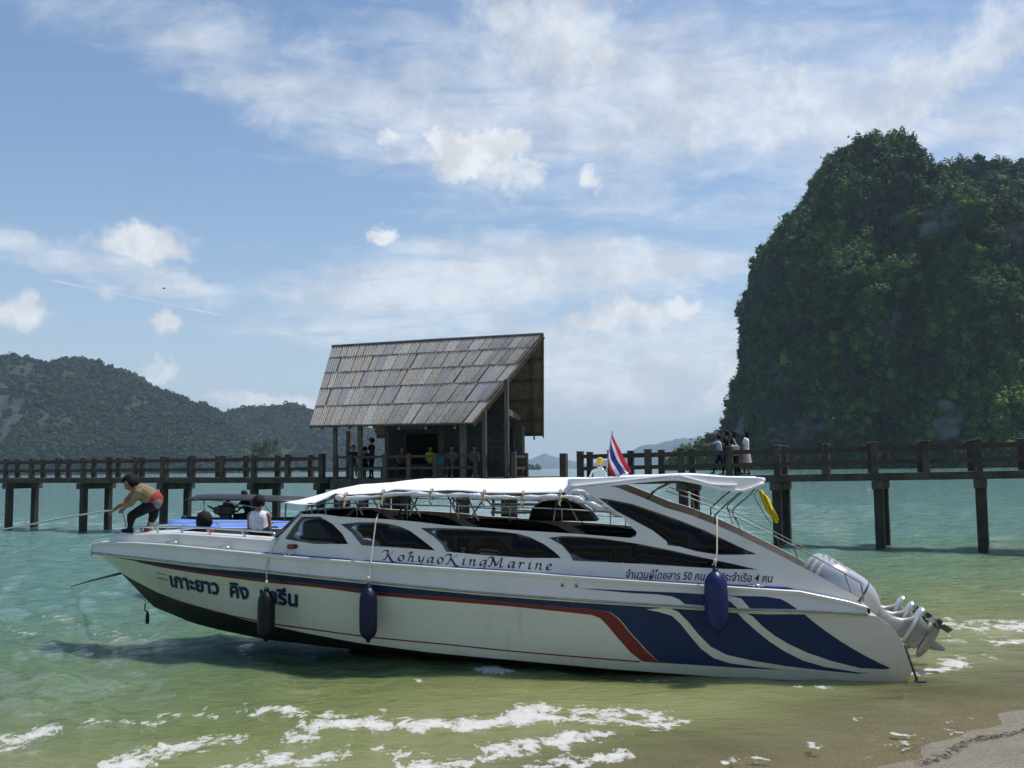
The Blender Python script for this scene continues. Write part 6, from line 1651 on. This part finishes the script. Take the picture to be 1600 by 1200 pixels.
# ------------------------------------------------------------------ the three people on the bow
def bow_people():
    Y = 16.4
    W = lambda x, y, o=0.: atY(x, y, Y+o)
    mats = [SKIN, MATS['shirt_tan'], MATS['shirt_hem'], MATS['belt_grey'], MATS['trousers_dark']]
    B = Body(); F = []
    hipL, hipR = W(243, 785, -.10), W(240, 783, .12)
    w1 = W(233, 778); ch = W(219, 769); nk = W(210, 764)
    B.seg(hipL, .115, hipR, .115, 3); B.seg(W(241, 781, -.07), .15, W(236, 777, -.05), .155, 2); B.seg(W(241, 781, .07), .15, W(236, 777, .05), .155, 2)
    B.seg(W(235, 777, -.07), .155, W(222, 768.5, -.09), .14, 1); B.seg(W(235, 777, .07), .155, W(222, 768.5, .09), .14, 1); B.seg(W(218, 769, -.16), .075, W(217, 768, .16), .075, 1)
    B.seg(W(216, 767), .06, W(209, 761), .052, 0)
    face = unit(np.array([-.85, -.12, -.52])); up = unit(np.array([-.5, 0, .85])); hc = W(203.5, 756.5)
    head(B, hc, face, up, 0, 1.)
    feet = []
    for hip, kn, an, toe in ((hipL, W(205.5, 806, -.14), W(203, 826, -.15), W(192, 829.5, -.17)), (hipR, W(240, 806, .12), W(232, 823, .12), W(222, 828.5, .1))):
        B.seg(hip, .115, kn, .075, 4); B.seg(kn, .07, kn+(an-kn)*.30, .068, 4); B.seg(kn+(an-kn)*.28, .058, an, .040, 0 if hip is hipR else 4)
        B.seg(an-np.array([-.03, 0, .03]), .045, toe, .034, 0 if hip is hipR else 4)
    for sh, el, wr, fd in ((W(217, 769, -.19), W(206, 786, -.24), W(193, 794, -.12), None), (W(212, 768, .17), W(196, 784, .16), W(179, 796, .02), None)):
        B.seg(sh, .068, el, .05, 1); B.seg(el, .047, el+(wr-el)*.35, .043, 1); B.seg(el+(wr-el)*.35, .038, wr, .028, 0)
        hand(B, F, wr, wr-el, np.array([-.3, -.3, .9]), 0, 1.15)
    base = W(215, 830); base[2] = min(p[2] for p in (W(192, 829.5), W(222, 828.5)))-.03
    o = obj('person', B.build('person', mats, F, .013, base)); o.location = tuple(base); tag(o, 'person in a tan top with a red hem hauling a rope on the bow', 'person')
    hair('hair', hc, face, up, o, None, 0., 1.08, 1.16, base)
    # seated figure in a white tank top, back to the beach
    B = Body(); F = []; Y2 = 16.75
    W = lambda x, y, o=0.: atY(x, y, Y2+o)
    hc = W(404, 786.5); nk = W(404, 797); ch = W(404.5, 806); pv = W(405.5, 832); px = 1/FPX*Y2
    mats = [SKIN, MATS['tank_white'], MATS['trousers_dark']]
    right = np.array([1., 0, 0])
    B.seg(W(399, 830), .115, W(412, 830), .115, 2); B.seg(W(401, 826), .115, W(400, 808), .115, 1); B.seg(W(409, 826), .115, W(409, 808), .115, 1); B.seg(W(394.5, 803.5), .055, W(415, 803.5), .055, 1)
    B.seg(W(404, 800), .056, W(404, 793), .05, 0); face = unit(np.array([-.25, 1., -.1])); head(B, hc, face, (0, 0, 1), 0, 1.)
    for q, sx, ex in ((-1, 391.5, 390), (1, 418, 421)):
        sh, el, wr = W(sx, 804.5), W(ex, 827, .05), W(ex-q*5, 838, .32)
        B.seg(sh, .056, el, .043, 0); B.seg(el, .041, wr, .028, 0); hand(B, F, wr, wr-el, (0, 0, 1), 0, .7)
        hip = W(405+q*6, 833); kn = hip+np.array([q*.1, .46, .03]); an = kn+np.array([0, .12, -.32]); B.seg(hip, .1, kn, .066, 2); B.seg(kn, .06, an, .042, 2); B.seg(an, .04, an+np.array([0, .16, -.04]), .03, 0)
    base = W(405, 842); o = obj('person', B.build('person', mats, F, .014, base)); o.location = tuple(base); tag(o, 'person in a white tank top sitting on the bow with back turned', 'person')
    hair('hair', hc, face, (0, 0, 1), o, None, 0., 1.03, 1.03, base)
    # figure reclining low, only dark hair and a shoulder above the gunwale
    B = Body(); F = []; Y2 = 16.7
    W = lambda x, y, o=0.: atY(x, y, Y2+o)
    hc = W(318, 815); B.seg(W(318, 836), .13, W(318, 843), .14, 1); B.seg(W(306, 832), .06, W(330, 832), .06, 1); B.seg(W(318, 829), .055, W(318, 822), .05, 0); face = unit(np.array([-.6, .8, .1])); head(B, hc, face, (0, 0, 1), 0)
    for q in (-1, 1):
        sh, el, wr = W(318+q*13, 833), W(318+q*16, 848, .1), W(318+q*10, 846, .35); B.seg(sh, .052, el, .042, 0); B.seg(el, .04, wr, .028, 0); hand(B, F, wr, wr-el, (0, 0, 1), 0, .7)
    base = W(318, 850); o = obj('person', B.build('person', [SKIN, MATS['shirt_red']], F, .014, base)); o.location = tuple(base); tag(o, 'person seated low in the bow with only dark tousled hair showing', 'person')
    hair('hair', hc, face, (0, 0, 1), o, None, .03, 1.1, 1.25, base)
bow_people()

# ------------------------------------------------------------------ smaller boats moored under the jetty
def longtail():
    Y = 30.; W = lambda x, y, o=0.: atY(x, y, Y+o)
    base = atZ(410, 830, 0); base = np.array([W(410, 800)[0], Y, 0.]); e = empty('longtail_boat', base, 'dark longtail boat with flat black sunshade moored below the left jetty', 'boat'); e['_w'] = 1
    m = MB(); rings = []
    for x, yt, hw in ((285, 806, .12), (300, 808, .35), (330, 810, .62), (400, 810, .75), (470, 809, .72), (520, 806, .5), (548, 798, .2), (560, 792, .06)):
        t = W(x, yt); X = t[0]; z = t[2]; rings.append([(X, Y-hw, z), (X, Y-hw*.8, z*.45), (X, Y-hw*.4, -.15), (X, Y+hw*.4, -.15), (X, Y+hw*.8, z*.45), (X, Y+hw, z), (X, Y+hw-.06, z-.02), (X, Y, .1), (X, Y-hw+.06, z-.02)])
    m.loft(rings); m.build('hull', mat('dark_hull', (.03, .026, .022), .6, var=.3), e)
    m = MB(); rings = []
    for x, y in ((302, 779.5), (312, 774), (340, 773), (390, 774), (440, 776), (490, 778.5)):
        p = W(x, y); rings.append([(p[0], Y+o, p[2]-.14*(o/.85)**2*(1 if x > 305 else .3)) for o in np.linspace(-.85, .85, 9)])
    m.loft(rings, False, False); o = m.build('sunshade', M_black, e, True); md = o.modifiers.new('thick', 'SOLIDIFY'); md.thickness = .03
    m = MB(); m.tube([tuple(W(303, 780, -.8)), tuple(W(345, 783, -.8)), tuple(W(395, 792, -.8)), tuple(W(405, 795, -.8))], .018, 6); m.tube([tuple(W(318, 781, -.8)), tuple(W(320, 808, -.7))], .02, 6); m.tube([tuple(W(318, 781, .8)), tuple(W(320, 808, .7))], .02, 6); m.tube([tuple(W(405, 780, -.8)), tuple(W(427, 806, -.7))], .016, 6); m.tube([tuple(W(477, 780, -.8)), tuple(W(480, 808, -.7))], .02, 6)
    m.build('sunshade_frame', M_dullpipe, e, True)
    m = MB(); c = W(353, 797); m.bevbox((c[0], Y, c[2]), (.46, .42, .30), .04); m.bevbox((c[0]+.05, Y, c[2]+.17), (.26, .3, .14), .04); m.lathe([(.05, 0), (.07, .02), (.07, .1), (.03, .12)], (c[0]+.05, Y, c[2]+.24), 12)
    m.tube([tuple(W(345, 797)), tuple(W(332, 794)), tuple(W(324, 790))], [.05, .03, .02], 8); m.tube([tuple(W(362, 800)), tuple(W(371, 799)), tuple(W(378, 792))], .03, 8); m.tube([(c[0]-.2, Y-.25, c[2]), (c[0]-.2, Y-.2, c[2]), (c[0]-.2, Y+.2, c[2])], .12, 14); m.bevbox((c[0], Y, c[2]-.24), (.3, .3, .22), .02)
    m.build('engine', M_engdark, e)
    figure('person in black crouched at the stern of the dark longtail boat', (W(387, 812)[0], Y+.1, W(387, 812)[2]-.30), 1.55, -1.4, 'sit', 'shirt_dark', 'trousers_dark', None, arms=(.9, .6), lean=.25, seat=.35)
longtail()
def blue_boat():
    Y = 23.5; W = lambda x, y, o=0.: atY(x, y, Y+o); base = np.array([W(350, 830)[0], Y, 0.]); e = empty('covered_boat', base, 'low boat under a bright blue tarpaulin beyond the bow rail', 'boat'); e['_w'] = 1
    m = MB(); rings = []
    for x, yt, hw in ((262, 815, .08), (275, 822, .4), (310, 826, .8), (400, 827, .95), (470, 827, .95), (540, 826, .8)):
        p = W(x, yt); rings.append([(p[0], Y-hw, p[2]-.05), (p[0], Y-hw*.7, -.2), (p[0], Y+hw*.7, -.2), (p[0], Y+hw, p[2]-.05)])
    m.loft(rings); m.build('hull', mat('boat_blue_hull', (.04, .09, .22), .5, var=.15), e)
    m = MB(); rings = []
    for i, (x, y, hw) in enumerate(((266, 814.5, .25), (285, 812.5, .7), (320, 813, 1.), (380, 814, 1.05), (430, 815, 1.05), (500, 816, 1.), (540, 817, .8))):
        p = W(x, y); rings.append([(p[0], Y+o*hw, p[2]-(.16*abs(o)**2.2)+.012*math.sin(o*7+i*2)) for o in np.linspace(-1.02, 1.02, 13)])
    m.loft(rings, False, False); o = m.build('tarpaulin', mat('blue_tarp', (.10, .22, .72), .5, var=.1, vscale=3., bump=.01, bscale=6.), e, True); md = o.modifiers.new('thick', 'SOLIDIFY'); md.thickness = .01
blue_boat()

# ------------------------------------------------------------------ a few separate trees and a bird
CROWN = [mat('crown_leaves_%s' % nm, c, .7, var=.25, vscale=.4, coords='World', spec=.25) for nm, c in (('dark', (.022, .046, .012)), ('mid', (.04, .078, .016)), ('light', (.07, .115, .022)))]
def tree(label, base, h, w, seed, group):
    e = empty('tree', base, label, 'tree', group); e['_w'] = 1; rn = random.Random(seed); base = np.array(base, float)
    m = MB(); m.tube([tuple(base-np.array([0, 0, .5])), tuple(base+np.array([w*.05, 0, h*.45])), tuple(base+np.array([0, 0, h*.85]))], [h*.03, h*.022, h*.008], 8)
    P = []
    for k in range(7):
        a = rn.uniform(0, 6.28); z = h*rn.uniform(.4, .75); q = base+np.array([math.cos(a)*w*.36, math.sin(a)*w*.36, z+h*.14]); m.tube([tuple(base+np.array([0, 0, z-h*.08])), tuple(q)], [h*.012, h*.005], 6); P.append(q)
    m.build('trunk', mat('bark', (.09, .07, .055), .9, var=.3) if 'bark' not in MATS else MATS['bark'], e)
    pts = []; 
    for q in P+[base+np.array([0, 0, h*.82])]*2:
        for _ in range(5): pts.append(q+np.array([rn.gauss(0, w*.14), rn.gauss(0, w*.14), rn.gauss(0, h*.08)]))
    pts = np.array(pts)-base
    m = MB(); src = [(np.array([v.co[:] for v in p.data.vertices]), [tuple(q.vertices) for q in p.data.polygons]) for p in CL_NEAR]
    for q in pts:
        V, Fc = src[rn.randrange(4)]; c, s_ = math.cos(rn.uniform(0, 6.28)), math.sin(rn.uniform(0, 6.28)); k = w*.17*rn.uniform(.7, 1.3); rot = np.array([[c, -s_, 0], [s_, c, 0], [0, 0, 1]]); m.add(V@rot.T*k+q, Fc, rn.choices((0, 1, 2), (3, 3, 2))[0])
    obj('crown', m.mesh('crown', CROWN), e)
tg = 'trees at the foot of the limestone hill'
for i, (x, y, d_, h, w, lb) in enumerate(((1110, 690, 940, 14, 12, 'tree with a leaning ragged crown standing against the sky left of the cliff foot'), (1096, 700, 930, 11, 11, 'low round tree on the shore left of the walkers'), (1074, 708, 930, 9, 10, 'small tree at the end of the low wooded point'), (1140, 665, 960, 15, 13, 'tall tree hugging the base of the cliff above the walkers'))):
    p = atY(x, y, d_); z = max(.3, p[2]-h*.55); tree(lb, (p[0], p[1], z), h, w, 20+i, tg)
p = atY(415, 722, 1350); tree('single broad tree rising from the shore behind the left jetty', (p[0], p[1], 2.), 42, 30, 41, None)
def bird():
    p = atY(256, 451, 230); m = MB(); 
    m.loft([[tuple(p+np.array([x, y*r, z*r])) for y, z in ((-1, 0), (0, 1), (1, 0), (0, -1))] for x, r in ((-.35, .01), (-.2, .07), (.05, .09), (.25, .05), (.4, .02))])
    for s in (-1, 1): m.loft([[tuple(p+np.array([.12, 0, .03])), tuple(p+np.array([-.12, 0, .03])), tuple(p+np.array([-.12, 0, .05])), tuple(p+np.array([.12, 0, .05]))], [tuple(p+np.array([.14, s*.4, .22])), tuple(p+np.array([-.08, s*.4, .22])), tuple(p+np.array([-.08, s*.4, .235])), tuple(p+np.array([.14, s*.4, .235]))], [tuple(p+np.array([-.02, s*.8, .12])), tuple(p+np.array([-.08, s*.8, .12])), tuple(p+np.array([-.08, s*.8, .13])), tuple(p+np.array([-.02, s*.8, .13]))]])
    tag(m.build('bird', M_black), 'tiny dark bird flying below the left vapour trail', 'bird')
bird()

# small joined fittings that cannot be picked apart singly
for o in SC.objects:
    if o.type == 'MESH' and o.parent is not None and o.name.split('.')[0] in ('canopy_frame', 'awning_strut', 'roof_rail', 'wing_rail', 'bow_rail', 'mooring_bitt', 'bracket', 'intake', 'cowl_print', 'sunshade_frame', 'name_lettering', 'bow_name_lettering', 'bow_name_shadow', 'capacity_lettering', 'registration_print', 'windscreen_frame', 'awning_hem', 'cleat', 'lanyard'):
        o['kind'] = 'stuff'
